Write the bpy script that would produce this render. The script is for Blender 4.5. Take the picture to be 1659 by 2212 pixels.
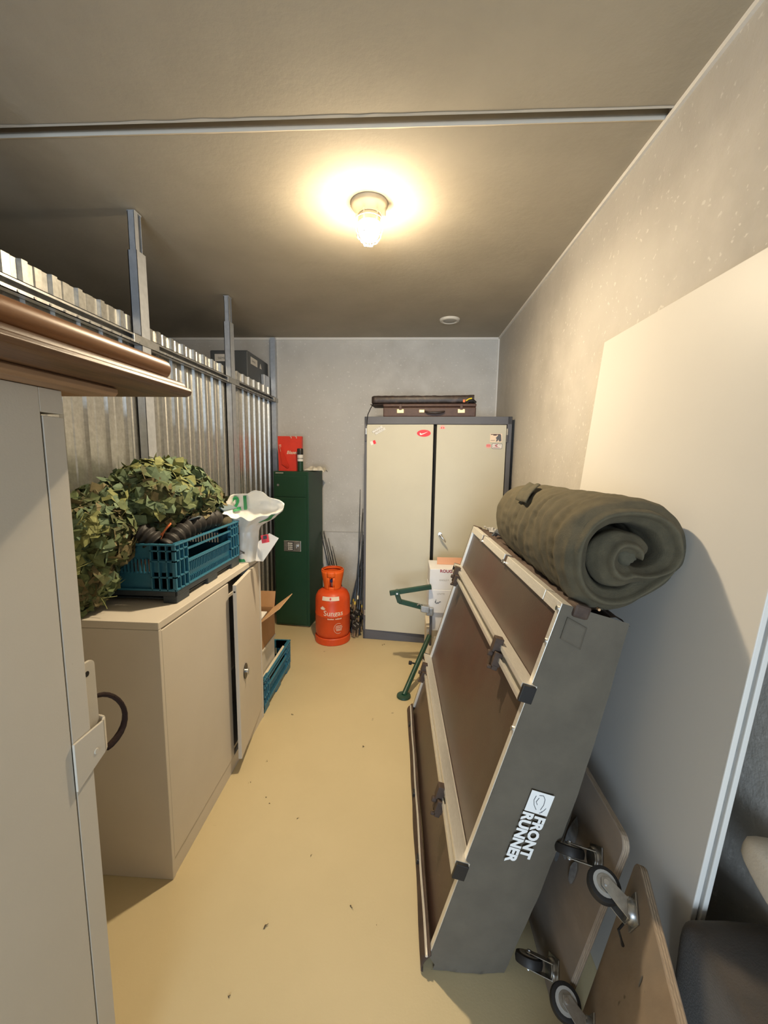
import bpy, bmesh, math, random
from mathutils import Vector as Vec, Matrix, noise
random.seed(7)
for _o in list(bpy.data.objects): bpy.data.objects.remove(_o)
SC = bpy.context.scene
COL = SC.collection
# ------------------------------------------------------------------ camera
cam_d = bpy.data.cameras.new('camera'); cam = bpy.data.objects.new('camera', cam_d); COL.objects.link(cam)
cam_d.sensor_fit = 'VERTICAL'; cam_d.sensor_height = 36.0; cam_d.lens = 890.0*36.0/2212.0
cam_d.clip_start = .02
def cam_matrix(p, y, r):
    a = Matrix(((1,0,0),(0,0,-1),(0,1,0)))
    Ry = Matrix(((math.cos(y),0,math.sin(y)),(0,1,0),(-math.sin(y),0,math.cos(y))))
    Rp = Matrix(((1,0,0),(0,math.cos(p),-math.sin(p)),(0,math.sin(p),math.cos(p))))
    Rr = Matrix(((math.cos(r),-math.sin(r),0),(math.sin(r),math.cos(r),0),(0,0,1)))
    w2c = Rr @ Rp @ Ry @ a
    c2w = w2c.transposed()
    m = c2w @ Matrix(((1,0,0),(0,-1,0),(0,0,-1)))
    m = m.to_4x4(); m.translation = (0,0,1.60)
    return m
cam.matrix_world = cam_matrix(math.radians(7.526), math.radians(3.042), math.radians(.817))
SC.camera = cam
# ------------------------------------------------------------------ world, light, exposure
W = bpy.data.worlds.new('world'); SC.world = W; W.use_nodes = True
W.node_tree.nodes['Background'].inputs[0].default_value = (.62,.78,1.0,1)
W.node_tree.nodes['Background'].inputs[1].default_value = .5
LAMP_STRENGTH = 350.0
DOWN_ENERGY = 34.0
LAMP_COLOR = (1.0,.81,.55,1)
ld = bpy.data.lights.new('corridor_light','AREA'); ld.shape = 'RECTANGLE'; ld.size = 1.8; ld.size_y = 1.5
ld.energy = 125; ld.color = (.70,.85,1.0)
lo = bpy.data.objects.new('corridor_light', ld); COL.objects.link(lo)
lo.location = (-.2,-3.4,1.25); lo.rotation_euler = (math.radians(90),0,0)
SC.view_settings.view_transform = 'Standard'; SC.view_settings.look = 'None'
SC.view_settings.gamma = 1; SC.view_settings.use_curve_mapping = False
SC.view_settings.exposure = .40

# ------------------------------------------------------------------ materials
MATS = {}
def mat(name, col, rough=.6, metal=0, col2=None, scale=8, bump=0, bscale=60, spec=.4, emit=0, stretch=None, detail=4, fac=(.35,.65), speck=None, sheen=0, col3=None, s3=2.0, trans=0, coat=0):
    if name in MATS: return MATS[name]
    m = bpy.data.materials.new(name); m.use_nodes = True; nt = m.node_tree; b = nt.nodes['Principled BSDF']
    b.inputs['Base Color'].default_value = (*col,1); b.inputs['Roughness'].default_value = rough
    b.inputs['Metallic'].default_value = metal; b.inputs['Specular IOR Level'].default_value = spec
    if coat: b.inputs['Coat Weight'].default_value = coat; b.inputs['Coat Roughness'].default_value = .15
    if sheen: b.inputs['Sheen Weight'].default_value = sheen; b.inputs['Sheen Roughness'].default_value = .6
    if trans: b.inputs['Transmission Weight'].default_value = trans
    g = nt.nodes.new('ShaderNodeNewGeometry'); src = g.outputs['Position']
    if stretch:
        mp = nt.nodes.new('ShaderNodeMapping'); mp.inputs['Scale'].default_value = stretch
        nt.links.new(src, mp.inputs['Vector']); src = mp.outputs['Vector']
    cur = None
    def nz(sc, det=4, rg=.6):
        n = nt.nodes.new('ShaderNodeTexNoise'); n.inputs['Scale'].default_value = sc; n.inputs['Detail'].default_value = det; n.inputs['Roughness'].default_value = rg
        nt.links.new(src, n.inputs['Vector']); return n
    def mix(f, a, bcol):
        x = nt.nodes.new('ShaderNodeMix'); x.data_type = 'RGBA'; nt.links.new(f, x.inputs[0])
        if isinstance(a, tuple): x.inputs[6].default_value = (*a,1)
        else: nt.links.new(a, x.inputs[6])
        x.inputs[7].default_value = (*bcol,1); return x.outputs[2]
    def rng(o, lo_, hi):
        r = nt.nodes.new('ShaderNodeMapRange'); r.inputs[1].default_value = lo_; r.inputs[2].default_value = hi; nt.links.new(o, r.inputs[0]); return r.outputs[0]
    if col2:
        cur = mix(rng(nz(scale, detail).outputs[0], *fac), col, col2)
    if col3:
        cur = mix(rng(nz(s3, 3).outputs[0], .42, .68), cur or col, col3)
    if speck:
        scol, ssc, th = speck
        cur = mix(rng(nz(ssc, 2, .5).outputs[0], th, th+.05), cur or col, scol)
    if cur: nt.links.new(cur, b.inputs['Base Color'])
    if bump:
        bp = nt.nodes.new('ShaderNodeBump'); bp.inputs['Strength'].default_value = bump; bp.inputs['Distance'].default_value = .004
        nt.links.new(nz(bscale, 5).outputs[0], bp.inputs['Height']); nt.links.new(bp.outputs[0], b.inputs['Normal'])
    if emit:
        b.inputs['Emission Color'].default_value = LAMP_COLOR; b.inputs['Emission Strength'].default_value = emit
    MATS[name] = m; return m
M = dict(
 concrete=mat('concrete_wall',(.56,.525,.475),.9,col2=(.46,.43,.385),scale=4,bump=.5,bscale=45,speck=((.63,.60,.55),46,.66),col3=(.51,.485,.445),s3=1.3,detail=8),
 concrete_back_lit=mat('concrete_wall_back_lit',(.68,.655,.615),.9,col2=(.55,.525,.485),scale=4,bump=.5,bscale=45,speck=((.75,.725,.685),46,.65),col3=(.62,.60,.565),s3=1.3,detail=8),  # side-wall concrete painted lighter to stand in for light missing at the back
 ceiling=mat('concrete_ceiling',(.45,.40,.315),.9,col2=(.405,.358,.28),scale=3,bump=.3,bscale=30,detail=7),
 caulk=mat('plaster_line',(.80,.77,.72),.9,bump=.3,bscale=80),
 floor=mat('floor_paint',(.565,.465,.275),.5,col2=(.535,.44,.258),scale=3,bump=.08,bscale=140,speck=((.30,.235,.15),13,.745),col3=(.55,.452,.265),s3=1.1,spec=.3),
 galv=mat('galvanized_sheet',(.62,.62,.60),.34,.9,col2=(.46,.46,.44),scale=55,bump=.06,bscale=20,fac=(.3,.7)),
 galv2=mat('galvanized_post',(.60,.63,.68),.48,.75,col2=(.52,.55,.60),scale=30),
 rail=mat('rail_steel',(.50,.50,.49),.4,.8,col2=(.38,.38,.37),scale=30),
 alu=mat('aluminium',(.80,.77,.70),.42,.55,col2=(.72,.69,.62),scale=40,stretch=(8,1,8)),
 steel=mat('bright_steel',(.72,.72,.72),.25,1),
 zinc=mat('caster_zinc',(.60,.60,.58),.32,.9,col2=(.45,.44,.42),scale=40),
 cabw=mat('cabinet_paint',(.60,.545,.46),.5,col2=(.57,.515,.435),scale=2.5,bump=.05,bscale=220,spec=.35),
 cabg=mat('big_cabinet_paint',(.56,.52,.45),.5,col2=(.53,.49,.42),scale=2,bump=.06,bscale=220,spec=.3,speck=((.33,.29,.23),35,.78)),
 dark=mat('dark_void',(.018,.016,.014),.9),
 black=mat('black_plastic',(.016,.015,.015),.45),
 rubber=mat('black_rubber',(.02,.018,.017),.55,bump=.1),
 wood_dark=mat('dark_wood',(.085,.04,.02),.42,col2=(.15,.075,.035),scale=9,stretch=(9,.7,9),bump=.1,bscale=30,spec=.45),
 wood_mid=mat('brown_wood',(.30,.13,.045),.38,col2=(.20,.08,.028),scale=8,stretch=(9,.6,9),spec=.45),
 wood_light=mat('light_wood',(.36,.215,.12),.55,col2=(.28,.165,.09),scale=8,stretch=(8,.6,8)),
 ply=mat('plywood',(.34,.265,.20),.75,col2=(.28,.215,.16),scale=7,stretch=(6,1,1.2),bump=.15,bscale=30,col3=(.27,.22,.175),s3=3,speck=((.10,.08,.06),11,.73)),
 ply_edge=mat('plywood_edge',(.44,.34,.24),.75,col2=(.31,.235,.165),scale=60,stretch=(6,.6,.6)),
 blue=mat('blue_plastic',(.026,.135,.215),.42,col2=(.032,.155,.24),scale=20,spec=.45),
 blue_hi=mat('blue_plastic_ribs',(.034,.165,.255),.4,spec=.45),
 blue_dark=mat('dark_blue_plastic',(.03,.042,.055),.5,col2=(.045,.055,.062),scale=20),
 olive=mat('olive_fabric',(.100,.085,.052),.95,col2=(.078,.067,.042),scale=30,bump=.35,bscale=260,sheen=.0),
 olive_in=mat('olive_fabric_inner',(.088,.078,.050),.95,col2=(.066,.060,.040),scale=26,bump=.35,bscale=260,sheen=.0),
 grey_canvas=mat('grey_canvas',(.125,.107,.080),.9,col2=(.105,.090,.068),scale=9,bump=.3,bscale=420),
 brown_canvas=mat('brown_canvas',(.085,.055,.038),.7,col2=(.05,.032,.024),scale=15,bump=.2,bscale=90),
 base_board=mat('brown_base_board',(.062,.042,.030),.42,col2=(.082,.058,.042),scale=3,bump=.12,bscale=160,spec=.5,col3=(.075,.035,.024),s3=2.2),
 green=mat('safe_green',(.012,.052,.026),.42,col2=(.010,.045,.023),scale=3,bump=.06,bscale=260),
 green2=mat('green_steel',(.012,.058,.034),.38,col2=(.02,.045,.025),scale=25),
 orange=mat('orange_paint',(.68,.075,.012),.42,col2=(.58,.06,.010),scale=6,bump=.05,bscale=90),
 orange2=mat('orange_collar',(.78,.12,.012),.5),
 cream_print=mat('cream_print',(.78,.62,.48),.6),
 white_print=mat('white_print',(.80,.80,.78),.6),
 navy=mat('navy_valve',(.012,.02,.10),.4),
 lock_frame=mat('locker_frame',(.105,.105,.12),.5,col2=(.09,.09,.10),scale=4),
 lock_door=mat('locker_door',(.54,.51,.405),.5,col2=(.51,.48,.38),scale=2,bump=.04,bscale=260),
 red=mat('red_bag',(.72,.045,.02),.45,col2=(.62,.035,.018),scale=8),
 red2=mat('red_sticker',(.72,.03,.05),.5),
 pink=mat('pink_sticker',(.75,.38,.34),.6),
 maroon=mat('maroon_print',(.33,.03,.05),.6),
 paper=mat('white_paper',(.74,.72,.68),.7,col2=(.70,.68,.65),scale=8),
 carton=mat('white_carton',(.74,.74,.76),.65,col2=(.70,.70,.71),scale=6),
 creamc=mat('cream_carton',(.70,.62,.48),.65),
 foam=mat('white_foam',(.62,.58,.50),.8,col2=(.57,.53,.46),scale=30,bump=.2,bscale=120),
 card=mat('cardboard',(.40,.23,.11),.8,col2=(.36,.20,.095),scale=9,bump=.1,bscale=80),
 cardin=mat('cardboard_light',(.55,.34,.18),.8,col2=(.50,.30,.155),scale=9),
 pinkc=mat('pink_cardboard',(.68,.36,.22),.8),
 bag=mat('white_film',(.80,.79,.76),.32,col2=(.74,.73,.69),scale=6,spec=.5,bump=.25,bscale=22),
 bag_green=mat('green_print',(.02,.25,.09),.35),
 greyp=mat('grey_plastic_wrap',(.42,.42,.42),.35,col2=(.25,.25,.26),scale=40),
 board=mat('white_laminate',(.66,.635,.59),.42,col2=(.64,.615,.57),scale=1.5,spec=.35,bump=.02,bscale=200),
 board_edge=mat('white_edge',(.62,.60,.56),.5),
 case_brown=mat('brown_case',(.085,.042,.030),.5,col2=(.065,.032,.024),scale=30,bump=.15,bscale=200),
 case_black=mat('black_case',(.032,.022,.019),.42,col2=(.075,.048,.038),scale=28,fac=(.5,.7),bump=.25,bscale=60),
 brass=mat('brass',(.68,.50,.28),.35,.7),
 yellow=mat('yellow_tag',(.80,.62,.04),.5),
 greybox=mat('grey_enclosure',(.085,.095,.105),.5),
 smoke=mat('white_plastic',(.72,.68,.60),.5),
 smoke_in=mat('grey_grille',(.42,.40,.36),.7),
 cushion=mat('brown_cushion',(.062,.048,.036),.95,col2=(.046,.037,.028),scale=24,bump=.3,bscale=220,sheen=.2),
 cream=mat('cream_fabric',(.70,.62,.50),.85,bump=.2,bscale=200,sheen=.2),
 rope=mat('dark_rope',(.020,.008,.006),.9,bump=.5,bscale=300),
 cloth=mat('white_cloth',(.72,.68,.58),.9,col2=(.60,.56,.46),scale=30,bump=.3,bscale=90),
 bluegrey=mat('blue_grey_plate',(.16,.21,.24),.5),
 strap_o=mat('orange_strap',(.75,.20,.07),.6),
 dirt=mat('dirt',(.10,.075,.045),.9),
 fish_yellow=mat('rod_yellow',(.62,.42,.06),.4),
 cork=mat('rod_cork',(.20,.13,.07),.7),
 rodblk=mat('rod_black',(.022,.020,.018),.32),
 lampbody=mat('lamp_body',(.62,.52,.36),.5),
 wire=mat('lamp_wire',(.75,.72,.65),.35,.6),
 frost=mat('frosted_glass',(.85,.72,.48),.4),
 lip=mat('joint_edge',(.60,.55,.47),.9),
 joint=mat('dark_joint',(.13,.115,.095),.95,col2=(.09,.08,.065),scale=12),  # joint filler, darker than the ceiling slabs
 glow=mat('lamp_glass',(1,.9,.7),.3,emit=LAMP_STRENGTH),
)
LEAF = [mat('leaf_%d'%i,c,.75,col2=tuple(x*.65 for x in c),scale=40) for i,c in enumerate([(.14,.18,.075),(.20,.27,.155),(.28,.30,.11),(.095,.105,.042),(.21,.175,.085),(.155,.225,.13)])]
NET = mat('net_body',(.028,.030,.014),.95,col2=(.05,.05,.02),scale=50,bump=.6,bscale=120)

# ------------------------------------------------------------------ geometry helpers
def V3(*a): return Vec(a)
class G:
    def __init__(s): s.v=[]; s.f=[]
    def add(s, vs, fs):
        n=len(s.v); s.v += [Vec(p) for p in vs]; s.f += [tuple(i+n for i in f) for f in fs]; return s
    def box(s, x0,x1,y0,y1,z0,z1):
        return s.obox((x0,y0,z0),(x1-x0,0,0),(0,y1-y0,0),(0,0,z1-z0))
    def obox(s, o, a, b, c):
        o,a,b,c = Vec(o),Vec(a),Vec(b),Vec(c)
        vs=[o,o+a,o+a+b,o+b,o+c,o+a+c,o+a+b+c,o+b+c]
        fs=[(3,2,1,0),(4,5,6,7),(0,1,5,4),(1,2,6,5),(2,3,7,6),(3,0,4,7)]
        if a.cross(b).dot(c) < 0: fs=[f[::-1] for f in fs]
        return s.add(vs, fs)
    def tube(s, path, r, n=8, closed=False, caps=True):
        path=[Vec(p) for p in path]; k=len(path)
        rr = r if isinstance(r,(list,tuple)) else [r]*k
        base=len(s.v); up=None; 
        for i,p in enumerate(path):
            a = path[(i-1)%k] if (i>0 or closed) else p
            b = path[(i+1)%k] if (i<k-1 or closed) else p
            t=(b-a).normalized()
            if up is None:
                up = t.orthogonal().normalized()
            else:
                up = (up - t*up.dot(t)); up = up.normalized() if up.length>1e-6 else t.orthogonal().normalized()
            sd=t.cross(up)
            for j in range(n):
                an=2*math.pi*j/n; s.v.append(p+(up*math.cos(an)+sd*math.sin(an))*rr[i])
        m = k if closed else k-1
        for i in range(m):
            for j in range(n):
                a=base+i*n+j; b=base+i*n+(j+1)%n; c=base+((i+1)%k)*n+(j+1)%n; d=base+((i+1)%k)*n+j
                s.f.append((a,b,c,d))
        if caps and not closed:
            s.f.append(tuple(base+j for j in range(n))[::-1]); s.f.append(tuple(base+(k-1)*n+j for j in range(n)))
        return s
    def cyl(s,p0,p1,r,n=16,r1=None): return s.tube([p0,p1],[r,r if r1 is None else r1],n)
    def lathe(s, prof, c, ax=(0,0,1), n=28, cap=True):
        ax=Vec(ax).normalized(); u=ax.orthogonal().normalized(); w=ax.cross(u); c=Vec(c); base=len(s.v); k=len(prof)
        for r,h in prof:
            for j in range(n):
                an=2*math.pi*j/n; s.v.append(c+ax*h+(u*math.cos(an)+w*math.sin(an))*max(r,1e-4))
        for i in range(k-1):
            for j in range(n):
                s.f.append((base+i*n+j, base+i*n+(j+1)%n, base+(i+1)*n+(j+1)%n, base+(i+1)*n+j))
        if cap:
            s.f.append(tuple(base+j for j in range(n))[::-1]); s.f.append(tuple(base+(k-1)*n+j for j in range(n)))
        return s
    def prism(s, poly, o, u, v, w):
        o,u,v,w=Vec(o),Vec(u),Vec(v),Vec(w); n=len(poly); base=len(s.v)
        for a,b in poly: s.v.append(o+u*a+v*b)
        for a,b in poly: s.v.append(o+u*a+v*b+w)
        s.f.append(tuple(base+i for i in range(n))[::-1]); s.f.append(tuple(base+n+i for i in range(n)))
        for i in range(n): s.f.append((base+i, base+(i+1)%n, base+n+(i+1)%n, base+n+i))
        return s
    def grid(s, fn, nu, nv, wrapu=False, wrapv=False):
        base=len(s.v); cu=nu if wrapu else nu+1; cv=nv if wrapv else nv+1
        for i in range(cu):
            for j in range(cv): s.v.append(Vec(fn(i/nu, j/nv)))
        for i in range(nu):
            for j in range(nv):
                a=base+i*cv+j; b=base+((i+1)%cu)*cv+j; c=base+((i+1)%cu)*cv+(j+1)%cv; d=base+i*cv+(j+1)%cv
                s.f.append((a,b,c,d))
        return s
    def build(s, name, m, parent=None, bevel=0, smooth=False, ang=40, solid=0, subsurf=0, bseg=2, fixn=True, kind=None, label=None):
        me = bpy.data.meshes.new(name)
        lo_=Vec((min(p.x for p in s.v),min(p.y for p in s.v),min(p.z for p in s.v))); hi=Vec((max(p.x for p in s.v),max(p.y for p in s.v),max(p.z for p in s.v)))
        c=(lo_+hi)/2
        me.from_pydata([p-c for p in s.v],[],s.f); me.update()
        if fixn:
            bm=bmesh.new(); bm.from_mesh(me); bmesh.ops.recalc_face_normals(bm, faces=bm.faces); bm.to_mesh(me); bm.free()
        if smooth:
            for p in me.polygons: p.use_smooth=True
            me.set_sharp_from_angle(angle=math.radians(ang))
        o=bpy.data.objects.new(name, me); COL.objects.link(o); o.data.materials.append(m)
        place(o, c, parent)
        if solid:
            md=o.modifiers.new('solid','SOLIDIFY'); md.thickness=solid; md.offset=0
        if bevel:
            md=o.modifiers.new('bevel','BEVEL'); md.width=bevel; md.segments=bseg; md.limit_method='ANGLE'; md.angle_limit=math.radians(35)
        if subsurf:
            md=o.modifiers.new('sub','SUBSURF'); md.levels=subsurf; md.render_levels=subsurf
        if kind: o['kind']=kind
        if label: o['label']=label
        return o
WLOC={}
def place(o, c, parent):
    c=Vec(c); WLOC[o.name]=c
    if parent is not None:
        o.parent=parent; o.location=c-WLOC[parent.name]
    else: o.location=c
def tag(o,label,cat,group=None):
    o['label']=label; o['category']=cat
    if group: o['group']=group
    return o
def thing(name,label,cat,loc,group=None):
    o=bpy.data.objects.new(name,None); COL.objects.link(o); o.empty_display_size=.05; place(o,loc,None); return tag(o,label,cat,group)
def struct(name,loc=(0,0,0)):
    o=bpy.data.objects.new(name,None); COL.objects.link(o); o.empty_display_size=.05; place(o,loc,None); o['kind']='structure'; return o
def S(g,name,m,**k):
    o=g.build(name,m,**k); o['kind']='structure'; return o
def text(body,size,o,x,y,m,parent,name='lettering',fn=None,bold=0,shear=0,align='LEFT',space=1.0,label=None):
    cu=bpy.data.curves.new('t','FONT'); cu.body=body; cu.size=size; cu.align_x=align; cu.offset=bold; cu.shear=shear; cu.resolution_u=3; cu.space_character=space
    to=bpy.data.objects.new('t',cu); COL.objects.link(to); bpy.context.view_layer.update()
    me=bpy.data.meshes.new_from_object(to.evaluated_get(bpy.context.evaluated_depsgraph_get()))
    g=G(); o,x,y=Vec(o),Vec(x).normalized(),Vec(y).normalized()
    pts=[(v.co.x,v.co.y) for v in me.vertices]
    g.add([fn(a,b) if fn else o+x*a+y*b for a,b in pts],[tuple(p.vertices) for p in me.polygons])
    bpy.data.objects.remove(to); bpy.data.curves.remove(cu); bpy.data.meshes.remove(me)
    return g.build(name,m,parent,fixn=False,label=label)
def nrm(v): return Vec(v).normalized()
def n3(p,sc): return noise.noise(Vec(p)*sc)
def sphere(g,c,r,nu=20,nv=12,jit=0,sc=8):
    c=Vec(c)
    def f(a,b):
        th=2*math.pi*a; ph=math.pi*(b*.98+.01); d=Vec((math.cos(th)*math.sin(ph),math.sin(th)*math.sin(ph),math.cos(ph)))
        k=1+jit*n3(d+c*3,sc)
        return c+Vec((d.x*r[0],d.y*r[1],d.z*r[2]))*k
    return g.grid(f,nu,nv,wrapu=True)

# ------------------------------------------------------------------ room shell
RX=.855; BY=4.15; CZ=2.745; LX=-1.355; FY=-1.4
S(G().box(-3.6,RX+.15,FY-1.2,BY+.15,-.12,0),'floor',M['floor'])
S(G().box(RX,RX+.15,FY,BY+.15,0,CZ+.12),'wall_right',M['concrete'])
S(G().box(-3.6,RX,BY,BY+.15,0,CZ+.12),'wall_back',M['concrete_back_lit'])
S(G().box(-3.75,-3.6,FY,BY+.15,0,CZ+.12),'wall_far_left',M['concrete'])
wf=struct('wall_front',(-1,FY,0))
G().box(-3.6,LX,FY-.12,FY,0,CZ).build('wall_panel',M['concrete'],wf)
G().box(LX,RX,FY-.12,FY,2.35,CZ).build('lintel',M['concrete'],wf)
cl=struct('ceiling',(0,1.5,CZ))
def slab(y0,y1,edge):
    g=G(); n=60; e=edge
    # slab underside with an uneven broken arris along the joint
    g.box(-3.6,RX,y0,y1,CZ,CZ+.12); return g
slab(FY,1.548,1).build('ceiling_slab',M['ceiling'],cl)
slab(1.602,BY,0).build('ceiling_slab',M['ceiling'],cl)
G().box(-3.6,RX,1.548,1.602,CZ+.045,CZ+.12).build('joint_filler',M['joint'],cl)
# ragged concrete lips along the joint
for y0,sg in ((1.548,-1),(1.602,1)):
    g=G(); n=90
    pts=[]
    for i in range(n+1):
        x=-3.6+(RX+3.6)*i/n; w=.003+.009*abs(n3((x*3,y0*5,1),2.5))*(1 if x<.2 else .6); pts.append((x,w))
    for i in range(n):
        x,w=pts[i]; x2,w2=pts[i+1]
        ya=y0-sg*.004
        g.add([(x,ya,CZ+.01),(x2,ya,CZ+.01),(x2,ya,CZ-.003),(x,ya,CZ-.003),(x,y0+sg*w*.8,CZ-.001),(x2,y0+sg*w2*.8,CZ-.001)],[(0,1,2,3),(3,2,5,4)])
    g.build('joint_lip',M['lip'],cl,fixn=False)
# plaster lines where the surfaces meet
S(G().box(RX-.012,RX,FY,BY,CZ-.016,CZ),'trim_1',M['caulk'])
S(G().box(-3.6,RX,BY-.012,BY,CZ-.022,CZ),'trim_2',M['caulk'])
S(G().box(RX-.014,RX,BY-.014,BY,0,CZ-.022),'trim_3',M['caulk'])
S(G().box(-1.3,RX-.014,BY-.003,BY,.832,.842),'trim_4',M['concrete'])

# ------------------------------------------------------------------ corrugated partition (left wall)
wl=struct('wall_left',(LX,1.5,0))
PY=[-1.08,.0,1.03,2.062,3.095,4.125]
pitch=.1235
def sheet(y0,y1,i):
    ys=[]  # profile (y, dx)
    y=y0; prof=[(y0,0)]
    k=0; yy=y0+.055
    while yy+.05<y1:
        prof += [(yy-.017,0),(yy-.012,.015),(yy+.011,.015),(yy+.016,0)]
        mid=yy+pitch*.52
        if mid+.02<y1: prof += [(mid-.020,0),(mid-.015,.004),(mid+.015,.004),(mid+.020,0)]
        yy+=pitch
    prof.append((y1,0))
    g=G(); X=LX; zt=2.255+.006*((i*7)%3-1)
    base=0
    for y,dx in prof: g.v += [Vec((X+dx,y,.01)),Vec((X+dx,y,zt))]
    for j in range(len(prof)-1): g.f.append((2*j,2*j+2,2*j+3,2*j+1))
    g.build('corrugated_sheet',M['galv'],wl,solid=.0012,fixn=False)
for i in range(5): sheet(PY[i]+.005,PY[i+1]-.005,i)
for i,y in enumerate(PY[1:]):
    x0=LX+.012
    g=G().box(x0,x0+.004,y-.034,y+.034,0,2.56).box(x0,x0+.045,y-.034,y-.031,0,2.56).box(x0,x0+.045,y+.031,y+.034,0,2.56).box(x0+.042,x0+.045,y-.034,y+.034,0,2.56)
    if i==4: g=G().box(x0,x0+.045,y-.03,y+.022,0,2.735)
    p=g.build('post',M['galv2'],wl)
    if i<4:
        G().box(x0+.006,x0+.009,y-.029,y+.029,2.5,2.735).box(x0+.006,x0+.038,y-.029,y-.026,2.5,2.735).box(x0+.006,x0+.038,y+.020,y+.023,2.5,2.735).box(x0+.036,x0+.039,y-.029,y-.002,2.5,2.735).build('post_extension',M['galv2'],p)
        G().box(x0+.002,x0+.040,y-.027,y+.027,2.732,2.738).build('top_plate',M['galv2'],p)
for i in range(5):
    y0,y1=PY[i]+.04,PY[i+1]-.04
    x0=LX+.026
    z0=2.122
    g=G().box(x0,x0+.003,y0,y1,z0,z0+.045).box(x0,x0+.034,y0,y1,z0,z0+.003).box(x0,x0+.034,y0,y1,z0+.042,z0+.045)
    g.box(x0+.031,x0+.034,y0,y1,z0,z0+.014).box(x0+.031,x0+.034,y0,y1,z0+.034,z0+.045)
    r=g.build('rail',M['rail'],wl)
    h=G(); yy=y0+.06
    while yy<y1: h.cyl((x0+.034,yy,z0+.007),(x0+.037,yy,z0+.007),.005,8); yy+=.062
    h.build('rivets',M['steel'],r,kind='stuff')
    y=PY[i+1]
    G().box(x0+.026,x0+.036,y-.10,y+.10,z0+.002,z0+.043).build('rail_joint',M['rail'],wl,bevel=.002)

# ------------------------------------------------------------------ ceiling lamp and detector
lx,ly=-.195,2.036
t=thing('ceiling_lamp','glowing bulkhead lamp with wire guard on the ceiling','lamp',(lx,ly,CZ))
G().lathe([(.084,0),(.084,-.010),(.076,-.020),(.062,-.036),(.057,-.05)],(lx,ly,CZ),n=36).build('lamp_base',M['lampbody'],t,smooth=True)
G().lathe([(.046,-.050),(.050,-.058),(.051,-.078),(.0505,-.086)],(lx,ly,CZ),n=32).build('glass_collar',M['frost'],t,smooth=True)
G().lathe([(.0505,-.086),(.050,-.105),(.047,-.125),(.040,-.142),(.026,-.154),(.004,-.160)],(lx,ly,CZ),n=32).build('glass_globe',M['glow'],t,smooth=True,ang=80)
cg=G()
for k in range(6):
    a=math.pi*2*k/6+.2; ca,sa=math.cos(a),math.sin(a)
    cg.tube([(lx+ca*r,ly+sa*r,CZ+z) for r,z in ((.059,-.045),(.062,-.07),(.061,-.11),(.053,-.142),(.036,-.166),(.006,-.178))],.0022,6)
for r,z in ((.062,-.07),(.055,-.138)):
    cg.tube([(lx+math.cos(2*math.pi*j/28)*r,ly+math.sin(2*math.pi*j/28)*r,CZ+z) for j in range(28)],.0022,6,closed=True)
cg.build('wire_guard',M['wire'],t,smooth=True)
G().box(lx+.058,lx+.075,ly-.012,ly+.012,CZ-.06,CZ-.02).build('clip',M['lampbody'],t,bevel=.003)
bd=bpy.data.lights.new('lamp_bulb','AREA'); bd.shape='DISK'; bd.size=.07; bd.energy=DOWN_ENERGY; bd.color=LAMP_COLOR[:3]
bo=bpy.data.objects.new('lamp_bulb',bd); COL.objects.link(bo); bo.parent=t; bo.location=(0,0,-.165)
t=thing('ceiling_vent','small round white vent on the ceiling near the back wall','vent',(.331,3.625,CZ))
G().lathe([(.084,0),(.084,-.006),(.076,-.016),(.062,-.018),(.058,-.010)],(.331,3.625,CZ),n=36).build('rim',M['smoke'],t,smooth=True)
G().lathe([(.060,-.004),(.050,-.014),(.03,-.018),(.002,-.019)],(.331,3.625,CZ),n=32).build('disc',M['smoke_in'],t,smooth=True)

# ------------------------------------------------------------------ grey enclosure beyond the partition
t=thing('wall_box','grey box with white label plates on the back wall beyond the corrugated partition','box',(-1.52,BY,2.2))
b=G().box(-1.72,-1.385,3.62,BY,2.08,2.50).build('enclosure',M['greybox'],t,bevel=.012)
for o,x,w,sz in (((-1.675,3.617,2.405),(1,0,0),.135,.034),):
    G().obox(o,(w,0,0),(0,-.002,0),(0,0,.06)).build('label_plate',M['paper'],t)
    text('SIEMENS',.026,(o[0]+.028,o[1]-.0035,o[2]+.018),(1,0,0),(0,0,1),M['greybox'],t)
G().obox((-1.384,3.68,2.40),(.002,0,0),(0,.16,0),(0,0,.06)).build('label_plate',M['paper'],t)
text('SIEMENS',.024,(-1.3815,3.70,2.42),(0,1,0),(0,0,1),M['greybox'],t)
G().prism([(0,0),(.05,0),(.025,.045)],(-1.384,3.90,2.405),(0,1,0),(0,0,1),(.002,0,0)).build('warning_mark',M['paper'],t)
G().box(-1.384,-1.352,3.93,4.10,2.10,2.36).build('side_bracket',M['galv2'],t,bevel=.004)

# ------------------------------------------------------------------ big cabinet in the left foreground
fx=-.65
t=thing('tall_cabinet','tall grey-white metal cabinet in the left foreground with a padlock bracket','cabinet',(-.95,.3,0))
G().box(-1.27,fx,-.25,.712,0,1.715).build('body',M['cabg'],t,bevel=.0012)
G().box(-1.27,fx,.712,.762,1.672,1.715).build('top_lip',M['cabg'],t,bevel=.0012)
d=G().box(-1.262,fx,.7155,.762,.012,1.666).build('door',M['cabg'],t,bevel=.0012)
G().box(-1.262,fx-.003,.7115,.7160,.012,1.671).build('door_gap_shade',M['dark'],d)  # dark strip set into the door gap, its shade given as colour
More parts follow.
